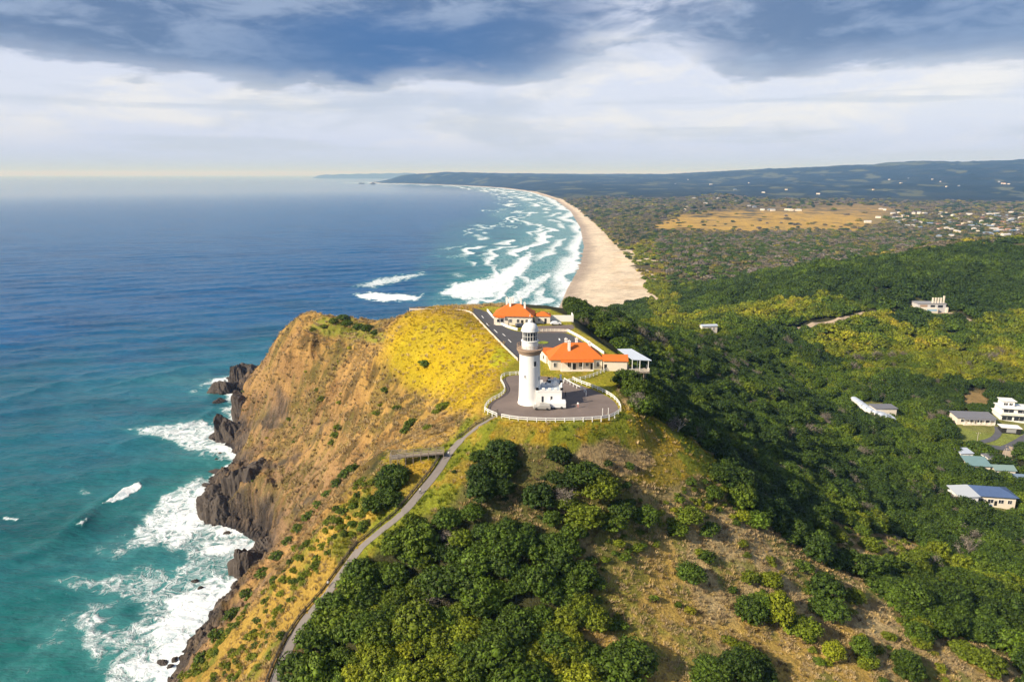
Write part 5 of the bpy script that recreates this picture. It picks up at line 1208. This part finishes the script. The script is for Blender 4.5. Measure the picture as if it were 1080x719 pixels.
# ------------------------------------------------------------------ cars
def rounded_section(w, pts): pass
CARM = {}
def car(loc, rz, colr, label, kind='sedan', group='cars by the cottages'):
    key = tuple(colr)
    if key not in CARM: CARM[key] = mat('car_paint', colr, .28, spec=.6)
    e = empty('parked_car' if kind != 'van' else 'parked_van', loc, rz); tag(e, label, 'car' if kind != 'van' else 'van', group)
    L2, Wd = (2.25, .86) if kind != 'van' else (2.5, .95)
    if kind == 'van': prof = [(-2.5,.35),(-2.5,1.95),(-2.35,2.1),(1.1,2.1),(1.75,1.25),(2.4,1.05),(2.5,.8),(2.5,.35)]
    elif kind == 'wagon': prof = [(-2.25,.35),(-2.28,.95),(-2.1,1.5),(.5,1.52),(1.15,1.0),(2.1,.88),(2.25,.65),(2.25,.35)]
    else: prof = [(-2.25,.35),(-2.25,.85),(-1.7,.98),(-1.15,1.42),(.35,1.42),(1.05,.98),(2.05,.85),(2.25,.65),(2.25,.35)]
    def ring(y, k, zt): return [(x * (1 - .015 * k), y, z if z < .9 else .9 + (z - .9) * zt) for x, z in prof]
    rings = [ring(-Wd, 1, .35), ring(-Wd * .98, 0, .55), ring(-Wd * .80, 0, .98), ring(0, 0, 1.02), ring(Wd * .80, 0, .98), ring(Wd * .98, 0, .55), ring(Wd, 1, .35)]
    n = len(prof); V = [v for r in rings for v in r]; F = []
    for i in range(len(rings) - 1):
        for k in range(n): F.append((i*n+k, i*n+(k+1)%n, (i+1)*n+(k+1)%n, (i+1)*n+k))
    F += [tuple(range(n-1, -1, -1)), tuple((len(rings)-1)*n + k for k in range(n))]
    meshobj('body', V, F, CARM[key], e)
    top = 1.9 if kind == 'van' else 1.36; xb, xf = (-2.0, 1.2) if kind == 'van' else ((-1.9, .75) if kind == 'wagon' else (-1.3, .6))
    g = MB()
    for s in (-1, 1): g.add([(xb, s*Wd*.955, .95), (xf, s*Wd*.955, .95), (xf - .45, s*Wd*.85, top), (xb + .3, s*Wd*.85, top)], [(0, 1, 2, 3)])
    g.build('side_windows', M_GLASS, e)
    MB().add([(1.12 if kind != 'van' else 1.72, -Wd*.74, 1.0 if kind != 'van' else 1.3), (1.12 if kind != 'van' else 1.72, Wd*.74, 1.0 if kind != 'van' else 1.3), (.42 if kind != 'van' else 1.14, Wd*.68, top+.05), (.42 if kind != 'van' else 1.14, -Wd*.68, top+.05)], [(0, 1, 2, 3)]).build('windscreen', M_GLASS, e)
    for sx in (-1.4, 1.4):
        for s in (-1, 1):
            b = MB(); vs = [(sx + .33*math.cos(2*math.pi*k/16), s*Wd + o_, .33 + .33*math.sin(2*math.pi*k/16)) for o_ in (-.12, .06) for k in range(16)]
            b.add(vs, [tuple(range(15, -1, -1)), tuple(range(16, 32))] + [(k, (k+1) % 16, 16 + (k+1) % 16, 16 + k) for k in range(16)]); wh = b.build('wheel', M_DARK, e)
    for s in (-1, 1):
        MB().box(L2 - .06, L2 + .02, s*.6 - .18, s*.6 + .18, .58, .74).build('headlight', M_WHITE, e)
        MB().box(-L2 - .03, -L2 + .05, s*.6 - .16, s*.6 + .16, .62, .8).build('tail_light', mat('red_lens', (.4, .02, .02), .3), e)
    return e
def at(a, b, z=94.0): p = W(a, b, z); return p
x, y, z = at(571.5, 431.5); car((x, y, 94.04), R(176), (.34, .33, .31), 'grey brown car parked below the lighthouse annex, left of the white van', 'wagon', 'vehicles at the lighthouse')
x, y, z = at(586.5, 430.0); car((x, y, 94.04), R(178), (.80, .80, .80), 'white van parked against the lighthouse annex', 'van', 'vehicles at the lighthouse')
x, y, z = at(549.5, 345); car((x, y, 94.06), R(12), (.07, .085, .12), 'dark blue car parked before the rear cottage', 'wagon')
x, y, z = at(586, 342.5); car((x, y, 94.06), R(5), (.75, .76, .78), 'white car parked before the courtyard wall', 'sedan')
# ------------------------------------------------------------------ people
M_SKIN = mat('skin', (.45, .27, .19), .6)
def person(loc, rz, shirt, trousers, label, stride=.22):
    e = bpy.data.meshes.new('person')
    import bmesh
    J = dict(p=(0,0,.95), ch=(0,.02,1.22), nk=(0,.03,1.46), hd=(0,.05,1.60), tp=(0,.05,1.74), shl=(-.19,.02,1.40), shr=(.19,.02,1.40), ell=(-.25,-.06,1.13), elr=(.25,.08,1.13), hal=(-.25,.08,.90), har=(.25,.20,.92),
             hl=(-.10,0,.90), hr=(.10,0,.90), kl=(-.11,stride*.6,.50), kr=(.11,-stride*.3,.50), fl=(-.11,stride*.8,.08), fr=(.11,-stride,.10), tl=(-.11,stride*.8+.16,.04), tr=(.11,-stride+.15,.04))
    rad = dict(p=.15, ch=.155, nk=.06, hd=.10, tp=.07, shl=.07, shr=.07, ell=.045, elr=.045, hal=.035, har=.035, hl=.095, hr=.095, kl=.062, kr=.062, fl=.045, fr=.045, tl=.04, tr=.04)
    E = [('p','ch'),('ch','nk'),('nk','hd'),('hd','tp'),('ch','shl'),('ch','shr'),('shl','ell'),('shr','elr'),('ell','hal'),('elr','har'),('p','hl'),('p','hr'),('hl','kl'),('hr','kr'),('kl','fl'),('kr','fr'),('fl','tl'),('fr','tr')]
    ks = list(J); e.from_pydata([J[k] for k in ks], [(ks.index(a), ks.index(b_)) for a, b_ in E], [])
    o = bpy.data.objects.new('person', e); COL.objects.link(o); sm = o.modifiers.new('skin', 'SKIN')
    if not e.skin_vertices: bpy.context.view_layer.update()
    lay = e.skin_vertices[0] if e.skin_vertices else None
    if lay:
        for i, k in enumerate(ks): lay.data[i].radius = (rad[k], rad[k]); lay.data[i].use_root = (k == 'p')
    sb = o.modifiers.new('sub', 'SUBSURF'); sb.levels = 1; sb.render_levels = 1
    dg = bpy.context.evaluated_depsgraph_get(); ev = o.evaluated_get(dg); me = bpy.data.meshes.new_from_object(ev); o.modifiers.clear(); o.data = me
    me.materials.clear()
    for q in (shirt, trousers, M_SKIN, M_DARK): me.materials.append(q)
    for pl in me.polygons:
        z = pl.center[2]; x = abs(pl.center[0]); pl.use_smooth = True
        pl.material_index = 3 if (z > 1.66 or z < .09) else (2 if z > 1.44 or (z < 1.0 and x > .2) else (0 if z > .92 else 1))
    o.location = loc; o.rotation_euler = (0, 0, rz); tag(o, label, 'person'); return o
M_SH = [mat('white_cloth', (.75, .75, .74)), mat('black_cloth', (.02, .02, .022)), mat('blue_cloth', (.05, .09, .2)), mat('pink_cloth', (.6, .25, .22))]
x, y, z = G(473.5, 482); person((x, y, h1(x, y) + .1), R(200), M_SH[0], M_SH[2], 'walker in white top on the path beside the lookout branch')
x, y, z = G(443.5, 521); person((x, y, h1(x, y) + .1), R(30), M_SH[0], M_SH[1], 'walker in white top on the path halfway down to the thicket')
x, y, z = G(346.5, 619); person((x, y, h1(x, y) + .1), R(200), M_SH[0], M_SH[1], 'walker in white top on the lower path beside the thicket')
x, y, z = at(515.5, 345); person((x, y, 94.07), R(200), M_SH[1], M_SH[1], 'dark clothed person walking on the road beside the yellow grass')
x, y, z = at(596.5, 419); person((x, y, 94.04), R(90), M_SH[1], M_SH[1], 'dark clothed person standing on the forecourt right of the annex')
x, y, z = at(609.6, 430); person((x, y, 94.04), R(150), M_SH[0], M_SH[3], 'person in white top crossing the middle of the forecourt')
for (a, b_), l_ in (((635.5, 438.5), 'slim white pole at the near right edge of the forecourt, the left of the two'), ((641.5, 438.0), 'slim white pole at the near right edge of the forecourt, the right of the two')):
    x, y, z = at(a, b_); e = empty('pole', (x, y, 94)); tag(e, l_, 'pole', 'slim white poles'); MB().lathe([(.07, -.2), (.07, 1.9)], 8).build('shaft', M_WHITE, e); MB().lathe([(.11, 1.9), (.11, 2.0)], 8).build('cap', M_WHITE, e)
# ------------------------------------------------------------------ sea rocks
M_ROCK = mat('sea_rock', (.070, .056, .046), .85, var=.7, vscale=.5, bump=1.0, bscale=1.6)
_iv, _if = ico(5)
def rock(a, b, sx, sy, sz, rz, seed, label, lean=0.0, z0=0.0, name='sea_rock', zb=None):
    x, y, _ = W(a, b, z0)
    g = np.random.default_rng(seed); v = _iv.copy()
    cells = g.normal(size=(26, 3)); cells /= np.linalg.norm(cells, axis=1)[:, None]; hts = g.uniform(.62, 1.25, 26)
    # cut the ball with planes for broken faces
    d = v @ cells.T; lim = np.min(np.where(d > .05, hts * .78 / np.maximum(d, .05), 9), axis=1); r = np.minimum(1.0, lim)
    st = ridge(v[:, 0] * 2.4 + v[:, 2] * 1.1 + seed, v[:, 1] * .8 + seed, 5, seed); cr = fbm(v[:, 0] * 5 + v[:, 2] * 3 + seed, v[:, 1] * 5 - v[:, 2] * 2, 4, seed + 5)
    r = r * (1 + .26 * st + .15 * cr)
    v = v * r[:, None]; v[:, 0] += v[:, 2] * lean; v = v * np.array([sx, sy, sz]) * (1.0 if sz < 4 or sx > 30 else 1.0); v[:, 2] += sz * .1
    c_, s_ = math.cos(rz), math.sin(rz); v = np.stack([v[:, 0] * c_ - v[:, 1] * s_, v[:, 0] * s_ + v[:, 1] * c_, v[:, 2]], -1)
    o = meshobj(name, v, _if.tolist(), M_ROCK); o.location = (x, y, z0 if zb is None else zb); tag(o, label, 'rock'); return o
rock(261, 604, 8.5, 8, 14.5, R(-30), 3, 'pointed brown sea stack standing in the white surf, nearest of the cliff foot rocks', .15)
rock(283, 588, 7.5, 8, 9, R(20), 4, 'low dark rock joining the pointed stack to the cliff foot')
rock(252, 620, 4, 3.5, 2.6, R(50), 5, 'flat rock at the left foot of the pointed stack')
rock(236, 543, 12, 14, 14, R(-25), 6, 'big ribbed rock bluff jutting left into the surf below the cliff', -.12)
rock(262, 536, 13, 14, 21, R(-40), 7, 'dark massive rock shoulder at the cliff foot right of the ribbed bluff')
rock(222, 530, 5, 8, 4.0, R(-10), 8, 'low outer toe of the ribbed rock bluff')
rock(234, 498, 6.5, 3.6, 1.7, R(12), 9, 'flat rock shelf awash in foam above the ribbed bluff')
rock(220, 512, 3.6, 2.6, 1.3, R(0), 10, 'small wave washed rock left of the flat shelf')
rock(240, 463, 12, 11, 12, R(-30), 11, 'brown headland rock at the middle of the cliff foot', -.1)
rock(264, 450, 14, 13, 20, R(-30), 12, 'tall dark rock buttress behind the middle headland rock')
rock(228, 462, 4, 5, 3.0, R(10), 13, 'low reef rock off the middle headland rock')
rock(236, 413, 12, 9, 11, R(10), 14, 'outermost dark rock of the far rock point')
rock(252, 406, 12, 10, 18, R(-20), 15, 'highest jagged rock of the far rock point')
rock(270, 402, 14, 12, 15, R(-20), 16, 'rounded rock joining the far point to the cliff')
rock(232, 424, 5, 4, 3.2, R(30), 17, 'low rock at the near side of the far rock point')
rock(240, 562, 2.2, 1.6, 1.0, 0, 18, 'small rock in the foam between the ribbed bluff and the pointed stack')
for i, (a, b, s) in enumerate(((172,699,1.6),(180,703,1.3),(184,697,1.2),(206,613,1.4),(211,620,1.1),(232,478,1.1),(228,484,.9))):
    rock(a, b, s * 1.3, s, s * .8, i, 30 + i, ['small brown rock low in the surf at the bottom left, the leftmost of three', 'small brown rock low in the surf at the bottom left, nearest of three', 'small brown rock low in the surf at the bottom left, the farthest of three', 'tiny dark rock awash in the foam left of the pointed stack, the farther one', 'tiny dark rock awash in the foam left of the pointed stack, the nearer one', 'tiny rock in the foam above the flat rock shelf, the farther one', 'tiny rock in the foam above the flat rock shelf, the nearer one'][i])
for i, (a, b) in enumerate(((381.5, 193.6), (393.5, 193.9))):
    rock(a, b + .3, 60, 45, 22, 0, 60 + i, ['low dark islet off the far headland, the outer one', 'low dark islet off the far headland, the inner one'][i], name='islet')
# ------------------------------------------------------------------ far coast beyond the headland
V = []; F = []; n = 60
for i in range(n + 1):
    t = i / n; px_ = 338 + 100 * t; D = 30000.0; top = 185.3 - 2.6 * t ** .6 - .5 * math.sin(t * 19) ** 2; x = (px_ - 540) / FPX / 1.0 * D * .985
    zt = max(6, CAMH - D * math.tan(PITCH + math.atan((top - 359.5) / FPX)));
    V += [(x, D - 900, -2), (x, D, zt), (x, D + 1500, zt * .7), (x, D + 3000, -2)]
for i in range(n):
    for k in range(3): F.append((i*4+k, i*4+k+1, (i+1)*4+k+1, (i+1)*4+k))
tag(meshobj('far_coast', V, F, mat('far_land', (.05, .07, .05), .95, var=.3, vscale=.002), smooth=False), kind='structure')
# ------------------------------------------------------------------ houses in the valley
def hs(a, b, *args, dz=0.0, **k):
    x, y, z = G(a, b); return (x, y, z + .3 + dz)
p = hs(1030, 447); house('long_house', (p[0], p[1] + 4, p[2]), R(-6), 20, 8.5, 3.0, 'skillion', M_CREAM, M_GREYROOF, 'long low cream house with flat grey roof and teal edge above the green lawn', rise=.9, over=.5, wins=((-7, .8, 2.4, 1.5), (-3, .8, 2.0, 1.5), (1.5, .8, 2.2, 1.5), (6, .8, 2.4, 1.5)), doors=((-.8, 1, 2.1, M_DARK),), verandah=(-7, 9, 1.4))
p = hs(1074, 447)
def white_house():
    e = empty('modern_house', (p[0] + 2, p[1] + 7, p[2]), R(-12)); tag(e, 'tall white stepped modern house with flat roofs at the right edge of the picture', 'house')
    for (x0, x1, y0, y1, z0, z1) in ((-9, 9, -5, 5, -3, 4.0), (-8, 6, -3.5, 5, 4.003, 7.2), (-7, -1, -1, 4.5, 7.203, 10.6)): MB().box(x0, x1, y0, y1, z0, z1).build('wall', M_WALLW, e)
    for (x0, x1, y0, y1, z) in ((-9.6, 9.6, -6.4, 5.4, 4.0), (-8.8, 7.5, -4.6, 5.4, 7.2), (-7.6, -.2, -1.6, 5.0, 10.6)): MB().box(x0, x1, y0, y1, z + .004, z + .34).build('roof_slab', M_WHITE, e)
    for (x0, x1, y, z0, z1) in ((-8, -3, -5.03, .8, 3), (-2, 3, -5.03, .8, 3), (4, 8, -5.03, .8, 3), (-7, -2, -3.53, 4.8, 6.6), (0, 5, -3.53, 4.8, 6.6), (-6.4, -4.4, -1.03, 8.2, 9.6), (-3.6, -2, -1.03, 8.2, 9.6)):
        q = MB().box(x0, x1, y - .02, y + .1, z0, z1).build('window', M_GLASS, e); MB().box((x0+x1)/2-.05, (x0+x1)/2+.05, y-.08, y-.025, z0, z1).build('frame', M_WHITE, q)
    MB().box(-9, 9, -6.3, -6.2, 4.36, 5.2).build('balcony', M_CREAM, e)
white_house()
p = hs(1066, 455); o = house('carport', (p[0] - 1, p[1], p[2]), R(-14), 9, 5, 2.5, 'flat', M_DARK, M_WALLW, 'small dark walled carport with white flat roof below the white modern house', 'carport', over=.4, doors=((0, 4.5, 2.1, M_GREYP),))
p = hs(1031, 497); house('teal_house', (p[0], p[1] + 2, p[2]), R(-8), 9.5, 7, 3.2, 'skillion', M_CREAM, M_TEALROOF, 'small house with a pale teal steel roof below the road', rise=1.7, over=.6, wins=((-2.8, .8, 1.8, 1.4), (1.8, .8, 1.8, 1.4)), doors=((-.4, .9, 2.1, M_DARK),))
p = hs(1018, 484); house('cabin', (p[0], p[1] + 2, p[2]), R(5), 6.5, 5, 2.8, 'skillion', M_WALLW, M_METALR, 'small white cabin with pale metal roof directly below the road', 'house', rise=.8, over=.3, wins=((-1.4, .8, 1.2, 1.2),), doors=((1.2, .9, 2.1, M_GREYP),))
p = hs(1041, 490); house('cabin', (p[0] + 1.5, p[1] + 2, p[2] + .2), R(5), 4.5, 4.2, 3.4, 'flat', M_WALLW, M_GREYROOF, 'white cube shaped room at the right end of the teal roofed house', 'house', over=.2, wins=((0, 1.2, 1.6, 1.3),), doors=())
p = hs(1060, 503); house('green_roof_house', (p[0], p[1] + 3, p[2]), R(-6), 9, 6, 3.0, 'gable', M_CREAM, mat('pale_green_roof', (.19, .27, .26), .55, var=.15), 'small house with pale green gable roof behind the blue roofed house', rise=1.5, over=.5, wins=((-2.4, .8, 1.6, 1.3), (2.2, .8, 1.6, 1.3)), doors=((0, .9, 2.1, M_DARK),))
p = hs(1071, 511); house('small_blue_house', (p[0], p[1] + 2, p[2]), R(-10), 9, 6, 2.8, 'gable', M_WALLW, mat('light_blue_roof', (.16, .22, .31), .5, var=.15), 'small house with light blue roof at the right edge beside the pale green roof', rise=1.4, over=.5, wins=((-2, .8, 1.5, 1.2),), doors=((1.2, .9, 2.1, M_GREYP),))
p = hs(1050, 535); house('blue_roof_house', (p[0], p[1] + 5, p[2] + .5), R(-9), 16.5, 9.5, 4.2, 'hip', M_CREAM, M_BLUEROOF, 'large house with broad dark blue hip roof, biggest of the valley houses', rise=2.4, over=.8, wins=((-5.5, 1.2, 2.2, 1.6), (-1.5, 1.2, 2.2, 1.6), (2.6, 1.2, 2, 1.6), (6, 1.2, 1.6, 1.6)), doors=((.6, 1.1, 2.2, M_DARK),))
p = hs(1019, 532); house('white_roof_house', (p[0], p[1] + 3, p[2] + .3), R(4), 8.5, 7.5, 3.4, 'skillion', M_WALLW, mat('white_steel_roof', (.46, .49, .53), .45, var=.06), 'square house with a plain white steel roof left of the big blue roof', rise=1.6, over=.5, wins=((-2.2, 1, 1.6, 1.4), (1.6, 1, 1.6, 1.4)), doors=((0, .9, 2.1, M_GREYP),))
p = hs(1037, 541); house('shed', (p[0], p[1] + 1.5, p[2] + .2), R(-35), 6.5, 3.6, 2.6, 'gable', M_WALLW, M_METALR, 'narrow white shed between the white roof and the big blue roof', 'shed', rise=.9, over=.3, wins=((-1, .8, 1.0, 1.0),), doors=((1.4, .9, 2.0, M_GREYP),))
def lodge():
    pts = [(904, 421), (908, 423.5), (913, 426), (918, 428.5), (923, 430.5), (929, 432.5), (935, 434.5), (941, 436)]
    x0, y0, z0 = G(922, 433); z0 += 2.0; e = empty('lodge', (x0, y0, z0)); tag(e, 'hillside lodge with a stepped row of pale barrel roofs among dense trees', 'lodge')
    for i, (a, b) in enumerate(pts):
        q = W(a, b, z0 + 3.2); x, y = q[0] - x0, q[1] - y0; zz = -.28 * i
        MB().box(x - 1.6, x + 1.6, y - 3.5, y + 3.5, -4, 2.6 + zz).build('wall', M_WALLW, e)
        rb = MB(); n = 8; A = [(x + 1.85 * math.cos(math.pi * k / n), 2.6 + zz + .02 + 1.0 * math.sin(math.pi * k / n)) for k in range(n + 1)]
        rb.add([(u, y - 4, v) for u, v in A] + [(u, y + 4, v) for u, v in A], [(k, k+1, n+2+k, n+1+k) for k in range(n)] + [tuple(range(n, -1, -1)), tuple(range(n + 1, 2*n + 2)), (0, n+1, 2*n+1, n)]); rb.build('roof', M_METALR, e)
        MB().box(x - .9, x + .9, y - 3.56, y - 3.48, .6 + zz, 2.1 + zz).build('window', M_GLASS, e)
    q = W(932, 428, z0 + 4); MB().box(q[0]-x0-6, q[0]-x0+6, q[1]-y0-3, q[1]-y0+4, -4, 3.4).build('main_hall', M_CREAM, e); MB().box(q[0]-x0-6.5, q[0]-x0+6.5, q[1]-y0-3.5, q[1]-y0+4.5, 3.404, 3.8).build('flat_roof', M_GREYROOF, e)
lodge()
def hilltop():
    x, y, z = G(983, 329); e = empty('hilltop_house', (x, y + 6, z + .5), R(-3)); tag(e, 'grey white block on the wooded hill with a row of pale columns on its roof', 'house')
    MB().box(-11.5, 11.5, -5, 6, -3, 6.2).build('wall', mat('grey_render', (.52, .50, .50), .85, var=.2, vscale=.4), e); MB().box(-12, 4, -8, -5.01, -3, 3.0).build('terrace', M_CREAM, e); MB().box(-12, 12, -5.4, 6.4, 6.204, 6.6).build('roof', M_GREYP, e)
    for (x0, x1, z0, z1) in ((-9.5, -3.5, 3.4, 5.4), (-1, 2.6, 3.4, 5.2), (5, 9, 3.2, 5.2)): MB().box(x0, x1, -5.06, -4.95, z0, z1).build('window', M_STONE if x0 < -3 else M_GLASS, e)
    MB().box(-5, 3, -8.08, -7.95, .6, 2.2).build('glass_wall', mat('sky_glass', (.35, .5, .65), .15), e)
    for k in range(5): MB().box(1.6 + k * 2.2 - .5, 1.6 + k * 2.2 + .5, -3, -1.8, 6.604, 11.0 + (1.6 if k == 4 else 0)).build('column', M_CREAM, e)
    MB().box(11.6, 13.2, -6, -4.4, -2, 3.4).build('tower', M_CREAM, e)
hilltop()
x, y, z = G(748, 354); house('roadside_shelter', (x, y + 3, z + 3.5), R(8), 11, 4, 3, 'gable', M_CREAM, M_METALR, 'long pale metal roof showing above the trees in the saddle right of the cottages', 'shelter', rise=.8, over=.4, wins=((0, .8, 2, 1.2),), doors=((3, 1, 2.1, M_GREYP),), base=5)
def gp(L): return [G(a, b)[:2] for a, b in L]
for P, wd, m, nm in VALLEY_ROADS:
    tag(ribbon(nm, resample(smooth_line(P, 5), 2.5), wd, m, .16), kind='structure')
# poles
for i, ((a, b), l_) in enumerate((((1029, 474), 'pale utility pole beside the driveway below the long cream house'), ((1058.5, 492), 'pale utility pole beside the road near the right edge'))):
    x, y, z = G(a, b); e = empty('utility_pole', (x, y, z)); tag(e, l_, 'pole', 'utility poles'); MB().lathe([(.16, -1), (.11, 9.5)], 8).build('shaft', M_PALEBARK, e); MB().box(-1.2, 1.2, -.06, .06, 8.7, 8.85).build('crossarm', M_WOOD, e)
    for k in (-1, 0, 1): MB().lathe([(.07, 8.85), (.05, 9.05)], 6, k * 1.0, 0).build('insulator', M_WHITE, e)
# ------------------------------------------------------------------ the distant towns: one low house per thing
def far_house_mesh(w, d, h, rise, mw, mr, hip):
    b = MB().box(-w/2, w/2, -d/2, d/2, -2, h); nb = len(b.f); a, c_ = w/2 + .6, d/2 + .6; z0, z1 = h + .02, h + rise
    if hip: r = max(.5, a - c_); b.add([(-a,-c_,z0),(a,-c_,z0),(a,c_,z0),(-a,c_,z0),(-r,0,z1),(r,0,z1)], [(0,3,2,1),(0,1,5,4),(1,2,5),(2,3,4,5),(3,0,4)])
    else: b.add([(-a,-c_,z0),(a,-c_,z0),(a,0,z1),(-a,0,z1),(-a,c_,z0),(a,c_,z0)], [(0,1,2,3),(3,2,5,4),(0,3,4),(1,5,2),(0,4,5,1)])
    me = bpy.data.meshes.new('town_house'); me.from_pydata(b.v, [], b.f); me.materials.append(mw); me.materials.append(mr)
    me.polygons.foreach_set('material_index', [0] * nb + [1] * (len(b.f) - nb)); return me
FR = [('white', mat('town_white_roof', (.55, .53, .52), .6)), ('pale grey', mat('town_grey_roof', (.42, .43, .46), .6)), ('blue grey', mat('town_blue_roof', (.20, .27, .38), .6)), ('terracotta', mat('town_red_roof', (.40, .20, .13), .7)), ('cream', mat('town_cream_roof', (.70, .58, .45), .6))]
FM = [[far_house_mesh(w, d, h, r, M_CREAM if i != 2 else M_GREYP, FR[i][1], (i + j) % 2 == 0) for j, (w, d, h, r) in enumerate(((16, 11, 3.2, 3), (22, 12, 4, 3), (13, 10, 5, 2.5)))] for i in range(5)]
g = np.random.default_rng(77); spots = []
for a, b in ((929,221),(933,222),(926,230),(915,235),(952,228),(957,229),(940,233),(948,236),(972,233),(992,225),(975,226),(983,226),(1005,228),(1013,229),(1022,227),(1000,234),(1008,235),(1016,234),(1023,236),(1032,238),(1040,238),(1036,231),(1044,225),(1057,229),(1060,231),(1048,243),(1068,245),(1064,248),(1078,248),(980,237),(987,236),(963,239),(970,241),(990,251),(1003,250),(1010,246),(1027,243),(1052,236)): spots.append((a, b, 1))
while len(spots) < 105:
    a = g.uniform(935, 1079); b = g.uniform(224, 250); 
    if b > 238 + (a - 935) * .1 or all(math.hypot(a - q[0], (b - q[1]) * 3) < 5 for q in spots): continue
    if min(math.hypot(a - q[0], (b - q[1]) * 2) for q in spots) < 3.6: continue
    spots.append((a, b, 1))
for a, b in ((722,222),(724,219),(729,217),(744,215),(757,210),(732,210),(776,213),(790,218.5),(796,219),(804,222),(812,222),(815,222.5),(830,222),(834,222.5),(842,222.5),(838,222)): spots.append((a, b, 2))
for k in range(20):
    a = g.uniform(705, 1075); b = g.uniform(188, 206); spots.append((a, b, 3))
for i, (a, b, kind) in enumerate(spots):
    x, y, z = G(a, b); ci = int(g.choice([0, 0, 0, 1, 1, 2, 3, 4])) if kind == 1 else int(g.choice([1, 1, 2, 3, 4])); mi = int(g.integers(0, 3)); nm = FR[ci][0]
    o = bpy.data.objects.new('town_house' if kind == 1 else 'farm_house', FM[ci][mi]); COL.objects.link(o); o.location = (x, y, z + 1.2); o.rotation_euler = (0, 0, g.uniform(-.6, .6)); s = {1: .72, 2: .9, 3: 1.0}[kind] * g.uniform(.8, 1.25); o.scale = (s, s, s)
    an = 'an' if nm[0] in 'aeiou' else 'a'
    if kind == 1: tag(o, f'small house with {an} {nm} roof in the town beyond the wooded hill', 'house', f'{nm} roofed houses of the town')
    elif kind == 2: tag(o, f'far house with {an} {nm} roof behind the golden field', 'house', f'{nm} roofed houses behind the golden field')
    else: tag(o, f'tiny farm house with {an} {nm} roof on the distant blue hills', 'house', f'{nm} roofed houses on the distant hills')
